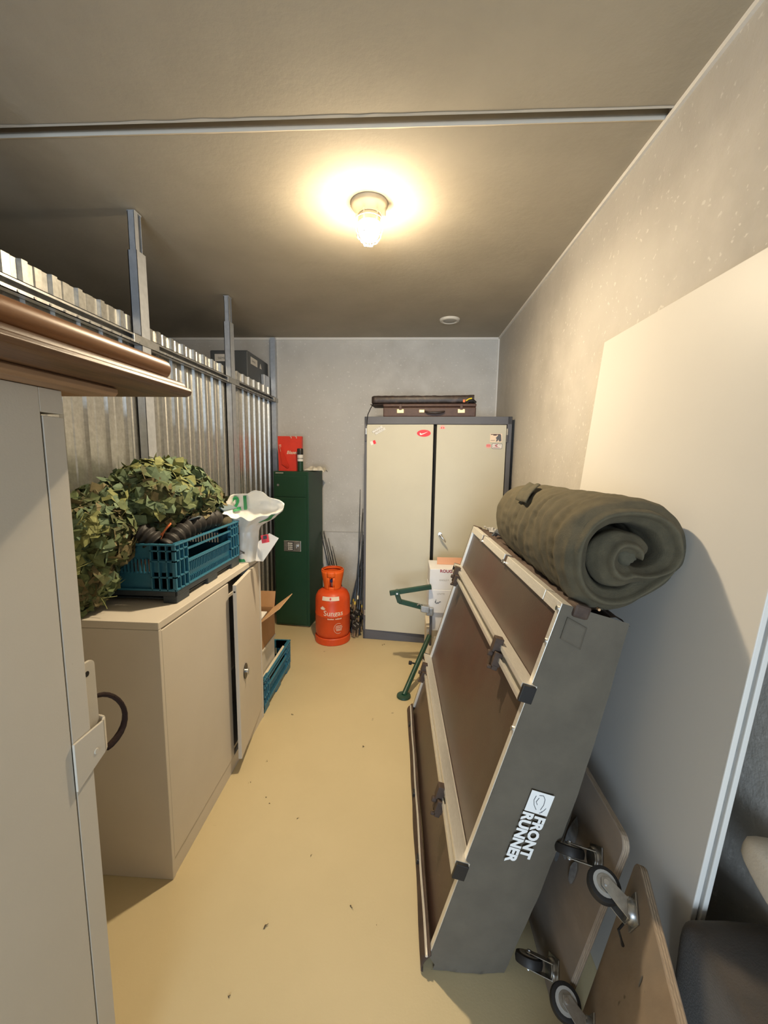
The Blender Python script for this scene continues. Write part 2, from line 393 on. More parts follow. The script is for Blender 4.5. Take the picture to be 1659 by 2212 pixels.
# hasp: flat plate on the side, bent round the door edge
h=thing_h=G()
pr=[(0,0)]
g=G(); th=.005
path=[(fx+.001,.712),(fx+.002,.79),(fx-.004,.802),(fx-.016,.806),(fx-.035,.806)]
for i in range(len(path)-1):
    (xa,ya),(xb,yb)=path[i],path[i+1]
    def zz(y_): return (.925+ (.03 if y_>.785 else 0)), 1.028
    za0,za1=zz(ya); zb0,zb1=zz(yb)
    dx,dy=(xb-xa),(yb-ya); L=math.hypot(dx,dy); nx,ny=dy/L*th,-dx/L*th
    g.add([(xa,ya,za0),(xb,yb,zb0),(xb,yb,zb1),(xa,ya,za1),(xa+nx,ya+ny,za0),(xb+nx,yb+ny,zb0),(xb+nx,yb+ny,zb1),(xa+nx,ya+ny,za1)],
          [(0,1,2,3),(7,6,5,4),(0,4,5,1),(1,5,6,2),(2,6,7,3),(3,7,4,0)])
g.build('hasp_bracket',M['cabg'],t,bevel=.001)
G().cyl((fx+.003,.765,.975),(fx+.008,.765,.975),.006,14).build('rivet',M['cabg'],t,bevel=.001)
def rr(w,hh,r,n=5):
    p=[]
    for cx,cy,a0 in ((w-r,hh-r,0),(r,hh-r,90),(r,r,180),(w-r,r,270)):
        for k in range(n+1):
            a=math.radians(a0+90*k/n); p.append((cx+r*math.cos(a),cy+r*math.sin(a)))
    return p
G().prism(rr(.040,.165,.014),(fx-.012,.762,1.0),(0,1,0),(0,0,1),(-.006,0,0)).build('eye_plate',M['cabg'],t,bevel=.001)
G().cyl((fx-.0115,.779,1.140),(fx-.0125,.779,1.140),.006,12).build('eye_hole',M['dark'],t)
rp=[(fx-.018,.80,1.075),(fx-.016,.822,1.070),(fx-.012,.850,1.048),(fx-.010,.872,1.015),(fx-.009,.880,.985),(fx-.009,.872,.958),(fx-.012,.850,.940),(fx-.018,.815,.935)]
G().tube(rp,[.0055,.006,.006,.006,.0065,.008,.009,.009],8).build('rope_loop',M['rope'],t,smooth=True,subsurf=1)

# boards on top of the big cabinet
ex=lambda poly,z,y0,y1: G().prism(poly,(0,y0,z),(1,0,0),(0,0,1),(0,y1-y0,0))
o=ex([(-1.30,0),(-.60,0),(-.594,.006),(-.594,.014),(-.60,.018),(-1.30,.018)],1.716,-.2,.838).build('wooden_board',M['wood_light'],bevel=.001)
tag(o,'light brown wooden board lying directly on the tall cabinet','board')
o=ex([(-1.30,0),(-.520,0),(-.511,.004),(-.508,.012),(-.512,.019),(-.522,.022),(-.524,.028),(-.530,.033),(-.540,.036),(-1.30,.036)],1.7345,-.2,.972).build('table_top',M['wood_dark'],bevel=.0012,smooth=True)
tag(o,'dark wooden table top with moulded edge stacked on the tall cabinet','table top')
pp=[(-1.28,0),(-.560,0)]+[(-.560+.020*math.cos(math.radians(a)),.021+.021*math.sin(math.radians(a))) for a in range(-80,91,17)]+[(-1.28,.042)]
o=ex(pp,1.771,-.2,.945).build('wooden_leaf',M['wood_mid'],bevel=.002,smooth=True)
tag(o,'orange-brown wooden leaf with rounded edge, topmost on the tall cabinet','board')

# ------------------------------------------------------------------ low white cabinet
cx0,cx1,cy0,cy1,ch=-1.295,-.85,1.322,2.325,1.02
t=thing('low_cabinet','low beige metal cabinet with one door ajar beside the corrugated wall','cabinet',(-1.07,1.82,0))
g=G().box(cx0,cx1,cy0,cy0+.018,0,ch-.0285).box(cx0,cx1,cy1-.018,cy1,0,ch-.0285).box(cx0,cx0+.012,cy0+.018,cy1-.018,0,ch-.0285)
g.build('side_panels',M['cabw'],t,bevel=.002)
G().box(cx0,cx1,cy0,cy1,ch-.028,ch).build('top_panel',M['cabw'],t,bevel=.003)
G().box(cx0+.012,cx1-.016,cy0+.018,cy1-.018,.085,.10).build('bottom_panel',M['cabw'],t)
G().box(cx1-.02,cx1-.003,cy0+.018,cy1-.018,0,.072).build('plinth',M['cabw'],t)
G().box(cx0+.012,cx1-.03,cy0+.018,cy1-.018,.89,.905).build('shelf',M['cabw'],t)
G().box(cx0+.012,cx1-.03,cy0+.018,cy1-.018,.50,.515).build('shelf',M['cabw'],t)
G().box(cx1-.018,cx1+.001,cy0+.016,1.885,.078,ch-.034).build('door',M['cabw'],t,bevel=.002)
hin=Vec((cx1-.002,cy1-.02,0)); fr=Vec((-.800,1.862,0)); e=(fr-hin); nn=Vec((-e.y,e.x,0)).normalized()
if nn.x>0: nn=-nn
d=G().obox(hin+Vec((0,0,.078)),e,nn*.018,(0,0,ch-.034-.078)).build('door',M['cabw'],t,bevel=.002)
ed=e.normalized(); lp=fr+Vec((0,0,.495))-ed*.105
lk=G(); 
lk.prism([(.034*math.cos(a*math.pi/12),.040*math.sin(a*math.pi/12)) for a in range(24)],lp-nn*.0005,ed,(0,0,1),-nn*.004)
lkp=lk.build('lock_plate',M['rodblk'],d,bevel=.001)
G().cyl(lp-nn*.004,lp-nn*.016,.013,16).obox(lp-nn*.016+Vec((0,0,-.02))-ed*.004,ed*.008,-nn*.006,(0,0,.04)).build('turn_handle',M['steel'],lkp,bevel=.001)
G().cyl(fr+Vec((0,0,.952))+nn*.009,fr+Vec((0,0,.952))+nn*.009+ed*.0015,.005,10).build('screw',M['black'],d)

# ------------------------------------------------------------------ plastic crates
def crate(name,label,x0,x1,y0,y1,z0,h,base_h,base_m,wallm):
    t=thing(name,label,'crate',((x0+x1)/2,(y0+y1)/2,z0),None)
    zb=z0+base_h; zt=z0+h
    g=G().box(x0+.012,x1-.012,y0+.012,y1-.012,z0+.012,z0+.018)
    # skirt with notches
    for (ax,ay,bx,by) in ((x0,y0,x1,y0+.012),(x0,y1-.012,x1,y1),(x0,y0,x0+.012,y1),(x1-.012,y0,x1,y1)):
        g.box(ax+.002,bx-.002,ay+.002,by-.002,z0+base_h*.55,zb)
    for yy in (y0,(y0+y1)/2-.05,y1-.10):
        for xx in (x0,x1-.06): g.box(xx+.002,xx+.058,yy+.002,yy+.098,z0,z0+base_h*.6)
    g.build('base',base_m,t,bevel=.003)
    H=zt-zb
    w=.006
    g=G()
    ix0,ix1,iy0,iy1=x0+.014,x1-.014,y0+.014,y1-.014
    # thin inner walls with a long slot under the rim on the long sides
    for xa in (ix0,ix1-w):
        g.box(xa,xa+w,iy0,iy1,zb,zb+H*.50)
        g.box(xa,xa+w,iy0,iy0+.08,zb,zt).box(xa,xa+w,iy1-.08,iy1,zb,zt)
    for ya in (iy0,iy1-w):
        g.box(ix0,ix1,ya,ya+w,zb,zb+H*.38).box(ix0,ix1,ya,ya+w,zb+H*.66,zt)
        g.box(ix0,ix0+.09,ya,ya+w,zb,zt).box(ix1-.09,ix1,ya,ya+w,zb,zt)
    g.box(ix0,ix1,iy0,iy1,zb,zb+.005)
    g.build('shell',wallm,t)
    # rim, bands and corner ribs
    g=G()
    def band(z,hh,out):
        g.box(x0-out,x1+out,y0-out,y0+.012,z,z+hh).box(x0-out,x1+out,y1-.012,y1+out,z,z+hh).box(x0-out,x0+.012,y0+.012,y1-.012,z,z+hh).box(x1-.012,x1+out,y0+.012,y1-.012,z,z+hh)
    band(zt-.007,.007,.003); band(zb,.008,.0)
    g.build('rim',M['blue_hi'],t,bevel=.0015)
    for sx in (0,1):
        for sy in (0,1):
            g=G(); xa=x0 if sx==0 else x1-.014; ya=y0 if sy==0 else y1-.014
            yl,yh=(y0,y0+.10) if sy==0 else (y1-.10,y1); xl,xh=(x0,x0+.10) if sx==0 else (x1-.10,x1)
            for fz in (.28,.62,.84):
                z=zb+H*fz; g.box(xa,xa+.014,yl,yh,z,z+.005).box(xl,xh,ya,ya+.014,z,z+.005)
            for k in range(4):
                q=.002+k*.031; yy=y0+q if sy==0 else y1-q-.005; xx=x0+q if sx==0 else x1-q-.005
                g.box(xa,xa+.014,yy,yy+.005,zb,zt).box(xx,xx+.005,ya,ya+.014,zb,zt)
            g.build('corner_ribs',M['blue_hi'],t)
    for xa in (x0+.002,x1-.014):
        G().box(xa,xa+.012,y0+.1,y1-.1,zb+H*.50,zb+H*.55).build('side_bar',M['blue_hi'],t); G().box(xa,xa+.012,y0+.1,y1-.1,zb+H*.78,zb+H*.81).build('side_bar',M['blue_hi'],t)
    g=G(); yy=y0+.11
    while yy<y1-.11:
        for xa in (x0+.004,x1-.012):
            g.box(xa,xa+.008,yy,yy+.004,zb+.012,zb+H*.16).box(xa,xa+.008,yy,yy+.004,zb+H*.28,zb+H*.48)
        yy+=.014
    xx=x0+.095
    while xx<x1-.095:
        for ya in (y0+.006,y1-.014): g.box(xx,xx+.006,ya,ya+.008,zb+H*.36,zb+H*.68)
        xx+=.015
    g.build('grille',wallm,t,kind='stuff')
    return t
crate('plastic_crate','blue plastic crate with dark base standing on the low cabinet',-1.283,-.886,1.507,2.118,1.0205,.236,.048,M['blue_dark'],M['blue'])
crate('plastic_crate','blue plastic crate on the floor behind the low cabinet',-1.26,-.852,2.345,2.925,0.0005,.222,.045,M['blue'],M['blue'])

# contents of the crate on the cabinet
def hose(p0,p1,p2,r,n,label):
    pts=[];rad=[]
    K=n*4
    for i in range(K+1):
        s=i/K; p=Vec(p0)*(1-s)**2+Vec(p1)*2*s*(1-s)+Vec(p2)*s*s
        pts.append(p); rad.append(r*(1.0 if (i%4) in (1,2) else .80))
    o=G().tube(pts,rad,18).build('ribbed_hose',M['rubber'],smooth=True,ang=60); tag(o,label,'hose')
hose((-1.10,1.57,1.265),(-1.06,1.545,1.315),(-.995,1.56,1.25),.046,7,'short black ribbed hose in the crate beside the camouflage netting')
hose((-.985,1.60,1.215),(-.95,1.72,1.315),(-.925,1.95,1.295),.046,10,'long black ribbed hose lying along the crate edge')
o=G().grid(lambda a,b:(-1.02+.12*b-.02*math.sin(3*a),1.72+.18*a,1.262+.03*math.sin(2.2*a+.8)+.05*b*(1-a)),8,6).build('grey_plate',M['bluegrey'],solid=.004,smooth=True); tag(o,'blue-grey plastic plate wedged behind the long hose','plate')
o=G().grid(lambda a,b:(-1.02+.135*b,1.95+.15*a,1.29+.055*math.sin(math.pi*(.15+.8*b))*(1-.3*a)+.03*b),10,10).build('curved_shell',M['bluegrey'],solid=.006,smooth=True); tag(o,'dark grey curved plastic piece at the far end of the crate','plastic part')
o=sphere(G(),(-.925,2.03,1.265),(.032,.06,.034),16,10,.25,3).build('olive_pouch',M['olive'],smooth=True); tag(o,'olive fabric pouch beside the curved plastic piece','pouch')
sp=[(-1.035,1.57,1.232),(-1.0,1.565,1.255),(-.965,1.57,1.29),(-.945,1.58,1.318),(-.942,1.59,1.325),(-.952,1.60,1.325),(-.975,1.60,1.30),(-.99,1.59,1.26),(-1.0,1.58,1.235)]
o=G().tube(sp,.004,6).build('strap_loop',M['strap_o'],smooth=True,subsurf=1); tag(o,'thin orange strap looping up between the two hoses','strap')
o=G().obox((-1.10,1.56,1.075),(.10,.0,.01),(0,.05,0),(0,0,.10)).build('orange_pack',M['strap_o'],bevel=.02); tag(o,'orange pack showing through the crate grille','pack')

# camouflage net
t=thing('camouflage_net','heap of leafy camouflage netting on the low cabinet and crate','netting',(-1.12,1.55,1.03))
ELL=[((-1.118,1.83,1.395),(.190,.27,.165)),((-1.03,1.93,1.375),(.115,.16,.105)),((-1.185,1.455,1.285),(.135,.15,.135)),((-1.20,1.40,1.16),(.115,.12,.135)),((-1.215,1.345,1.09),(.09,.09,.075)),((-1.185,1.62,1.36),(.115,.20,.125))]
g=G()
for c,r in ELL: sphere(g,c,[q*.90 for q in r],22,14,.22,3)
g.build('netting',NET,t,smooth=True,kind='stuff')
def leafmesh(k):
    rnd=random.Random(k); L=.030+.012*rnd.random(); Wd=.018+.010*rnd.random()
    pts=[(-1,-.25),(-.45,-1),(.35,-.8),(1,-.1),(.5,.85),(-.4,.9)]
    vs=[Vec((0,0,.35*Wd))]+[Vec((L*a*(.8+.4*rnd.random()),Wd*b*(.8+.4*rnd.random()),(rnd.random()-.6)*.9*Wd)) for a,b in pts]
    fs=[(0,1+i,1+(i+1)%6) for i in range(6)]
    return vs,fs
LM=[leafmesh(i) for i in range(10)]
def leafpos():
    while True:
        k=random.choices(range(6),[6,2,4,3,1.6,2.5])[0]; c,r=ELL[k]; d=Vec((random.gauss(0,1),random.gauss(0,1),random.gauss(0,1))).normalized()
        if d.z<-.75: continue
        q=.93+.13*random.random(); kk=1+.18*n3(d+Vec(c)*3,3)
        p=Vec(c)+Vec((d.x*r[0],d.y*r[1],d.z*r[2]))*q*kk
        if any(sum(((p[i]-c2[i])/r2[i])**2 for i in range(3))<.80 for j,(c2,r2) in enumerate(ELL) if j!=k): continue
        if p.z<1.03 and p.y>1.30: continue
        if p.x<-1.285: continue
        # keep the crate mouth on the aisle side open
        if p.x>-1.05 and p.z<1.285 and p.y>1.50: continue
        n=Vec((d.x/r[0],d.y/r[1],d.z/r[2])).normalized()
        return p,n
def leafrot(n):
    n=(n+Vec((random.gauss(0,.5),random.gauss(0,.5),random.gauss(0,.5)))).normalized()
    a=n.orthogonal().normalized(); b=n.cross(a); th=random.random()*6.28
    x=a*math.cos(th)+b*math.sin(th); y=n.cross(x)
    return Matrix((x,y,n)).transposed()
leaves=[leafpos() for _ in range(3000)]
def leafvis(pn):
    p,n=pn; return -(p-Vec((0,0,1.6))).length + .9*n.dot((Vec((0,0,1.6))-p).normalized())
leaves.sort(key=leafvis,reverse=True)
lme=[]
for i,(vs,fs) in enumerate(LM):
    for mi,lm in enumerate(LEAF):
        me=bpy.data.meshes.new('leaf'); me.from_pydata(vs,[],fs); me.materials.append(lm); lme.append((mi,me))
def leafcol(p):
    v=n3(p,6)+.5*n3(p,17)+.35*random.uniform(-1,1)
    if v>.38: return 2
    if v>.12: return random.choice((1,5,5))
    if v>-.15: return random.choice((0,5,0))
    if v>-.4: return random.choice((0,3,4))
    return random.choice((3,4))
tl=WLOC[t.name]
for i,(p,n) in enumerate(leaves[:300]):
    c=leafcol(p); me=random.choice([m_ for k,m_ in lme if k==c])
    o=bpy.data.objects.new('leaf',me); o.parent=t
    mm=leafrot(n).to_4x4(); mm.translation=p-tl; o.matrix_local=mm; COL.objects.link(o)
for mi,lm in enumerate(LEAF): pass
gs=[G() for _ in LEAF]
for p,n in leaves[300:]:
    c=leafcol(p); R_=leafrot(n); vs,fs=random.choice(LM); gs[c].add([p+R_@v*random.uniform(.8,1.2) for v in vs],fs)
mg=G(); 
me=bpy.data.meshes.new('leaves'); allv=[];allf=[];mids=[]
for c,gg in enumerate(gs):
    n0=len(allv); allv+=[v-tl for v in gg.v]; allf+=[tuple(i+n0 for i in f) for f in gg.f]; mids+=[c]*len(gg.f)
me.from_pydata(allv,[],allf)
for lm in LEAF: me.materials.append(lm)
me.polygons.foreach_set('material_index',mids)
o=bpy.data.objects.new('leaves',me); COL.objects.link(o); o.parent=t; o['kind']='stuff'
tw=G()
for k in range(26):
    p,n=random.choice(leaves[:900]); q=p+n*.012; d=Vec((random.gauss(0,1),random.gauss(0,1),random.gauss(0,.6))).normalized()*.05
    tw.tube([q-d,q+n*.012,q+d],.0012,5)
tw.build('strings',LEAF[2],t,kind='stuff')

# white plastic bag
t=thing('plastic_bag','crumpled white plastic bag with green print on the far end of the low cabinet','bag',(-.90,2.2,1.02))
BR=[(1.0215,-.895,2.20,.072,.062),(1.06,-.892,2.20,.076,.062),(1.12,-.888,2.20,.074,.060),(1.19,-.884,2.20,.072,.060),(1.225,-.880,2.20,.085,.066),(1.265,-.873,2.20,.150,.095),(1.30,-.870,2.20,.176,.108),(1.34,-.868,2.20,.182,.105),(1.375,-.868,2.20,.165,.090),(1.40,-.87,2.20,.125,.070)]
def bagf(a,b,off=0):
    th=2*math.pi*a; dx,dy=math.cos(th),math.sin(th)
    # the near lip hangs lower than the far rim, so the mouth opens towards the aisle
    lip=.5-.5*dy; top=1.402-.125*lip**.7-.03*max(0,dx)*lip
    z=1.0215+(top-1.0215)*b
    i=0
    while i<len(BR)-2 and BR[i+1][0]<z: i+=1
    f=(z-BR[i][0])/(BR[i+1][0]-BR[i][0]); f=min(1,max(0,f)); q=[BR[i][k]*(1-f)+BR[i+1][k]*f for k in range(5)]
    tri=lambda x:abs((x%1)*2-1)
    cr=(tri(a*9+.35*n3((dx,dy,z*5),1.2))-.5)*.10*(1-.5*b)+.05*n3((dx*2,dy*2,z*7),1.4)+.035*(tri(z*16+a*3)-.5)
    k=1+cr+b*b*(.22*n3((dx*1.3+4,dy*1.3,.3),1.1)+.10*n3((dx*3,dy*3,2+z*6),1.3))
    z+=.03*b**3*n3((dx*2.2,dy*2.2,8),1.2)
    return Vec((q[1]+dx*q[3]*k,q[2]+dy*q[4]*k,z))+Vec((dx,dy,0))*off
G().grid(lambda a,b:bagf(a,b),90,46,wrapu=True).build('bag_film',M['bag'],t,smooth=True,ang=28,solid=.0012,fixn=False)
def patch(a0,a1,b0,b1,m,nm='print',sl=0):
    G().grid(lambda u,v:bagf(a0+(a1-a0)*u+sl*v,b0+(b1-b0)*v,.004),6,8).build(nm,m,t,smooth=True,fixn=False)
for a0,a1,b0,b1,sl in ((.90,.97,.84,.97,.02),(.74,.82,.02,.09,-.02),(.60,.66,.05,.11,.02)): patch(a0,a1,b0,b1,M['bag_green'],sl=sl)
text('21',1.0,(0,0,0),(1,0,0),(0,1,0),M['bag_green'],t,name='print',fn=lambda a,b:bagf(.37-.10*a,.75+.30*b,-.010),bold=.04)
for k in range(3):
    G().tube([bagf(.66+.02*j,.20+.03*k+.02*math.sin(j*1.3+k),.006) for j in range(8)],.0012,5).build('string',M['black'],t)
fl=G().add([(-.80,2.12,1.04),(-.79,2.14,1.14),(-.735,2.16,1.185),(-.69,2.18,1.155),(-.725,2.18,1.10),(-.77,2.15,1.03)],[(0,1,2,3,4,5)]).build('torn_flap',M['bag'],t,solid=.002)
G().obox((-.765,2.128,1.135),(.036,.012,.006),(.001,-.003,0),(-.006,0,.042)).build('sticker',M['red2'],fl)
G().obox((-.757,2.1265,1.158),(.018,.006,.003),(.001,-.003,0),(-.002,0,.018)).build('sticker_mark',M['black'],fl)

# crate on the floor: foam box with cardboard box on it
t=thing('foam_box','white foam box sitting in the floor crate under the cardboard box','box',(-1.03,2.55,.06))
G().box(-1.22,-.905,2.40,2.72,.06,.345).build('foam_body',M['foam'],t,bevel=.006)
G().box(-1.225,-.895,2.395,2.725,.345,.362).build('foam_lid',M['foam'],t,bevel=.004)
o=G().obox((-.897,2.375,.19),(.030,0,-.004),(0,.50,.0),(0,0,.008)).build('foam_sheet',M['creamc'],bevel=.001); tag(o,'narrow pale board strip along the side of the floor crate','board')
t=thing('cardboard_box','open brown cardboard box standing on the foam box','box',(-1.03,2.55,.363))
g=G(); x0,x1,y0,y1,z0,z1=-1.2,-.90,2.42,2.715,.3635,.56
g.box(x0,x1,y0,y1,z0,z0+.004).box(x0,x0+.004,y0,y1,z0,z1).box(x1-.004,x1,y0,y1,z0,z1).box(x0,x1,y0,y0+.004,z0,z1).box(x0,x1,y1-.004,y1,z0,z1)
g.build('box_body',M['card'],t)
G().obox((x1,y0,z1),(0,y1-y0,.0),(.115,.04,.085),(.003,0,-.003)).build('flap',M['cardin'],t,label='right flap folded outwards')
G().obox((x0,y1,z1),(x1-x0,0,0),(0,.03,.10),(0,.004,0)).build('flap',M['card'],t)
G().obox((x0,y0,z1),(0,y1-y0,0),(-.06,0,.10),(-.003,0,0)).build('flap',M['card'],t)
G().obox((x0+.03,y0+.03,z1-.05),(.23,0,0),(0,.23,.02),(0,0,.006)).build('paper_sheet',M['paper'],t)

# ------------------------------------------------------------------ green safe
e1=Vec((.318,-.035,0)).normalized(); e2=Vec((-e1.y,e1.x,0))
so=Vec((-1.21,3.70,0)); sw,sd_,sh=.335,.40,1.465
t=thing('gun_safe','tall dark green metal safe with a keypad in the back left corner','safe',so+e1*sw/2+e2*sd_/2)
G().obox(so+Vec((0,0,.012)),e1*sw,e2*sd_,(0,0,sh-.012)).build('body',M['green'],t,bevel=.004)
G().obox(so+e1*.02+e2*.02,e1*(sw-.04),e2*(sd_-.04),(0,0,.012)).build('foot_board',M['cardin'],t)
G().obox(so+e1*.012-e2*.006+Vec((0,0,1.235)),e1*(sw-.040),e2*.008,(0,0,.19)).build('upper_door',M['green'],t,bevel=.002)
d=G().obox(so+e1*.012-e2*.006+Vec((0,0,.03)),e1*(sw-.040),e2*.008,(0,0,1.195)).build('main_door',M['green'],t,bevel=.002)
def spt(a,z,off=0): return so+e1*a-e2*(.006+off)+Vec((0,0,z))
k=G().obox(spt(.095,.73),e1*.165,-e2*.008,(0,0,.10)).build('keypad_plate',M['zinc'],d,bevel=.003)
G().obox(spt(.132,.742,.008),e1*.055,-e2*.004,(0,0,.078)).build('keypad',M['black'],k)
for i in range(3):
    for j in range(4):
        G().obox(spt(.137+i*.0165,.747+j*.0185,.012),e1*.011,-e2*.003,(0,0,.011)).build('key',M['paper'],k)
G().cyl(spt(.222,.782,.008),spt(.222,.782,.026),.015,16).obox(spt(.218,.762,.026),e1*.008,-e2*.008,(0,0,.042)).build('knob',M['steel'],k,bevel=.001)
G().cyl(spt(.048,1.34),spt(.048,1.34,.006),.011,16).build('keyhole',M['steel'],t)
g=G()
for k_ in range(8): g.obox(spt(.022+.0095*k_,1.444,-.0058),e1*.007,-e2*.0005,(0,0,.009+.002*(k_%2)))
g.build('maker_mark',M['smoke_in'],t,kind='stuff')

# things on the safe
zt=sh+.0005
t=thing('paper_bag','red paper carrier bag standing on the green safe','bag',(-1.08,3.80,zt))
bx0,bx1,by0,by1,bz1=-1.188,-.985,3.80,3.875,zt+.318
g=G().add([(bx0,by0,zt),(bx1,by0,zt),(bx1+.012,by0+.02,bz1),(bx0-.012,by0+.02,bz1),(bx0,by1,zt),(bx1,by1,zt),(bx1+.012,by1-.02,bz1),(bx0-.012,by1-.02,bz1),(bx0+.012,by1-.04,zt+.16)],
  [(0,1,2,3),(5,4,7,6),(1,5,6,2),(0,4,5,1),(0,3,8),(3,7,8),(7,4,8),(4,0,8)])
g.build('bag_body',M['red'],t,solid=.002)
G().add([(bx0+.005,by0-.004,zt+.25),(bx0+.05,by0-.012,zt+.16),(bx0+.10,by0-.014,zt+.04),(bx0+.085,by0-.006,zt+.02),(bx0+.03,by0-.006,zt+.06)],[(0,1,2,3,4)]).build('crease_fold',M['red'],t,solid=.003)
for hx in (-1.085,-1.035): G().tube([(hx,by0+.02,bz1-.005),(hx+.004,by0+.016,bz1+.0),(hx+.012,by0+.013,bz1-.004),(hx+.014,by0+.010,bz1-.02)],.003,6).build('handle',M['cloth'],t)
text('Blaser',.042,(-1.115,by0+.0045,zt+.155),(1,0,.01),(0,.06,1),M['cream_print'],t,shear=.25,bold=.0008)
text('Blaser',.03,(bx0+.004,by0-.0065,zt+.24),(.25,-.03,-1),(1,0,.2),M['cream_print'],t,name='side_lettering')
t=thing('tube_canister','dark green tube with black cap and white label beside the red bag','canister',(-.975,3.76,zt))
G().lathe([(.026,0),(.026,.165)],(-.975,3.76,zt),n=24).build('tube',M['green'],t,smooth=True)
G().lathe([(.0265,.09),(.0265,.155)],(-.975,3.76,zt),n=24).build('paper_label',M['paper'],t,smooth=True)
G().lathe([(.0268,.114),(.0268,.119)],(-.975,3.76,zt),n=24).build('label_line',M['black'],t,smooth=True)
G().lathe([(.028,.150),(.028,.198),(.025,.206),(.002,.207)],(-.975,3.76,zt),n=24).build('cap',M['rodblk'],t,smooth=True)
def clf(a,b):
    x=-.945+.185*a; y=3.78+.17*b; e=(math.sin(math.pi*b)**.5)*(min(1,a*6)**.6)*(1 if a<.86 else max(.25,1-(a-.86)*4))
    h=.006+.030*e*(1+.45*n3((a*5,b*3,1),1.3)+.25*math.sin(a*16+b*7))
    return (x,y+.012*n3((a*6,b*2,5),1.2),zt+max(.002,h)-max(0,a-.90)*.16)
g=G().grid(clf,36,20)
o=g.build('folded_cloth',M['cloth'],smooth=True,solid=.004,ang=180); tag(o,'rumpled cream cloth lying on the green safe','cloth')

# ------------------------------------------------------------------ gas bottle
gx,gy=-.622,3.45; R0=.150
t=thing('gas_bottle','orange gas bottle with protective collar standing beside the green safe','gas bottle',(gx,gy,0))
G().lathe([(.02,.035),(.11,.038),(.14,.058),(.150,.09),(.150,.248),(.1525,.252),(.1525,.260),(.150,.264),(.150,.375),(.146,.405),(.128,.440),(.095,.462),(.055,.472),(.04,.478)],(gx,gy,0),n=48).build('bottle_body',M['orange'],t,smooth=True,ang=50)
G().lathe([(.150,.0),(.154,.004),(.154,.055),(.148,.062),(.142,.06),(.142,.004)],(gx,gy,0),n=48).build('foot_ring',M['orange'],t,smooth=True)
# collar: ring with a window towards the aisle
g=G()
def collar(a,b):
    th=math.radians(-90)+math.radians(22)+a*math.radians(316); r=.078-.006*math.cos(b*3.1); lean=.014*(b-.2)
    return (gx+(r+lean)*math.cos(th),gy+(r+lean)*math.sin(th),.462+.168*b)
g.grid(collar,40,8); g.build('collar',M['orange2'],t,solid=.006,smooth=True)
g=G()
def front(a,b):
    th=math.radians(-112)+a*math.radians(44); r=.078-.006*math.cos(b*3.1); lean=.014*(b-.2); return (gx+(r+lean)*math.cos(th),gy+(r+lean)*math.sin(th),.462+.168*b)
for a0,a1,b0,b1 in ((0,1,0,.18),(0,1,.70,1),(0,.27,.18,.7),(.73,1,.18,.7)):
    g.grid(lambda a,b:front(a0+(a1-a0)*a,b0+(b1-b0)*b),4,3)
g.build('collar_front',M['orange2'],t,solid=.006,smooth=True)
G().lathe([(.080,0),(.092,.004),(.094,.012),(.086,.016)],(gx,gy,.625),n=40,cap=False).build('collar_rim',M['orange2'],t,solid=.004,smooth=True)
v=G().cyl((gx,gy,.47),(gx,gy,.60),.018,14).build('valve',M['brass'],t)
G().cyl((gx,gy-.015,.545),(gx,gy-.055,.545),.016,16).cyl((gx,gy-.03,.58),(gx,gy-.05,.585),.012,12).build('valve_cap',M['navy'],v,bevel=.002)
def wrap(rad,z0,th0):
    def fn(a,b):
        th=th0+a/rad; zz=z0+b
        rr_=rad if zz<.375 else rad-.004-(zz-.375)*.13
        return Vec((gx+rr_*math.sin(th),gy-rr_*math.cos(th),zz))
    return fn
def wpatch(w,h,z0,th0,m,nm,rad=.1512,mask=None,rfun=None):
    G().grid(lambda a,b:wrap(rad,z0,th0)(w*a,h*b),12,2).build(nm,m,t,fixn=False,smooth=True)
def shoulder(a,b,off=.002):
    z=.398+.034*b; r=.1475-.0035*b*0-.22*(z-.398) + off; th=-.28+1.02*(a-.18); return Vec((gx+r*math.sin(th),gy-r*math.cos(th),z-.03*math.cos((a-.5)*2.2)*0))
G().grid(shoulder,14,3).build('warning_label',M['cream_print'],t,fixn=False,smooth=True)
c0=shoulder(.5,.5,.0035); 
dd=[]
for da,db in ((-.055,0),(0,-.42),(.055,0),(0,.42)): dd.append(shoulder(.5+da,.5+db,.004))
G().add(dd,[(0,1,2,3)]).build('hazard_diamond',M['red2'],t,fixn=False)
dd=[shoulder(.12+.035*math.cos(k),.5+.25*math.sin(k),.004) for k in (0,.8,1.6,2.4,3.2,4,4.8,5.6)]
G().add(dd,[tuple(range(8))]).build('hazard_mark',M['cloth'],t,fixn=False)
text('Sungas',.064,(0,0,0),(1,0,0),(0,0,1),M['cream_print'],t,fn=wrap(.1514,.268,-.36),bold=.0006)
sp_=G(); wz_=wrap(.1514,.2345,-.12)
for k_ in range(13):
    if k_ not in (6,): sp_.add([wz_(k_*.0095,0),wz_(k_*.0095+.007,0),wz_(k_*.0095+.007,.008+.003*(k_%3==0)),wz_(k_*.0095,.008+.003*(k_%3==0))],[(0,1,2,3)])
sp_.build('small_print',M['cream_print'],t,fixn=False,kind='stuff')
lf=G(); wf_=wrap(.1514,0,0)
for k,ang in enumerate((-62,-30,0,30,62)):
    a=math.radians(ang); L=.034 if k==2 else .029
    ax=(math.sin(a),math.cos(a)); px=(math.cos(a),-math.sin(a))
    pts=[(0,0),(.007,.4),(.005,.75),(0,1),(-.005,.75),(-.007,.4)]
    lf.add([wf_(-.062+ax[0]*L*q+px[0]*p_,.318+ax[1]*L*q+px[1]*p_) for p_,q in pts],[tuple(range(6))])
lf.build('leaf_emblem',M['cream_print'],t,fixn=False)
em=G(); 
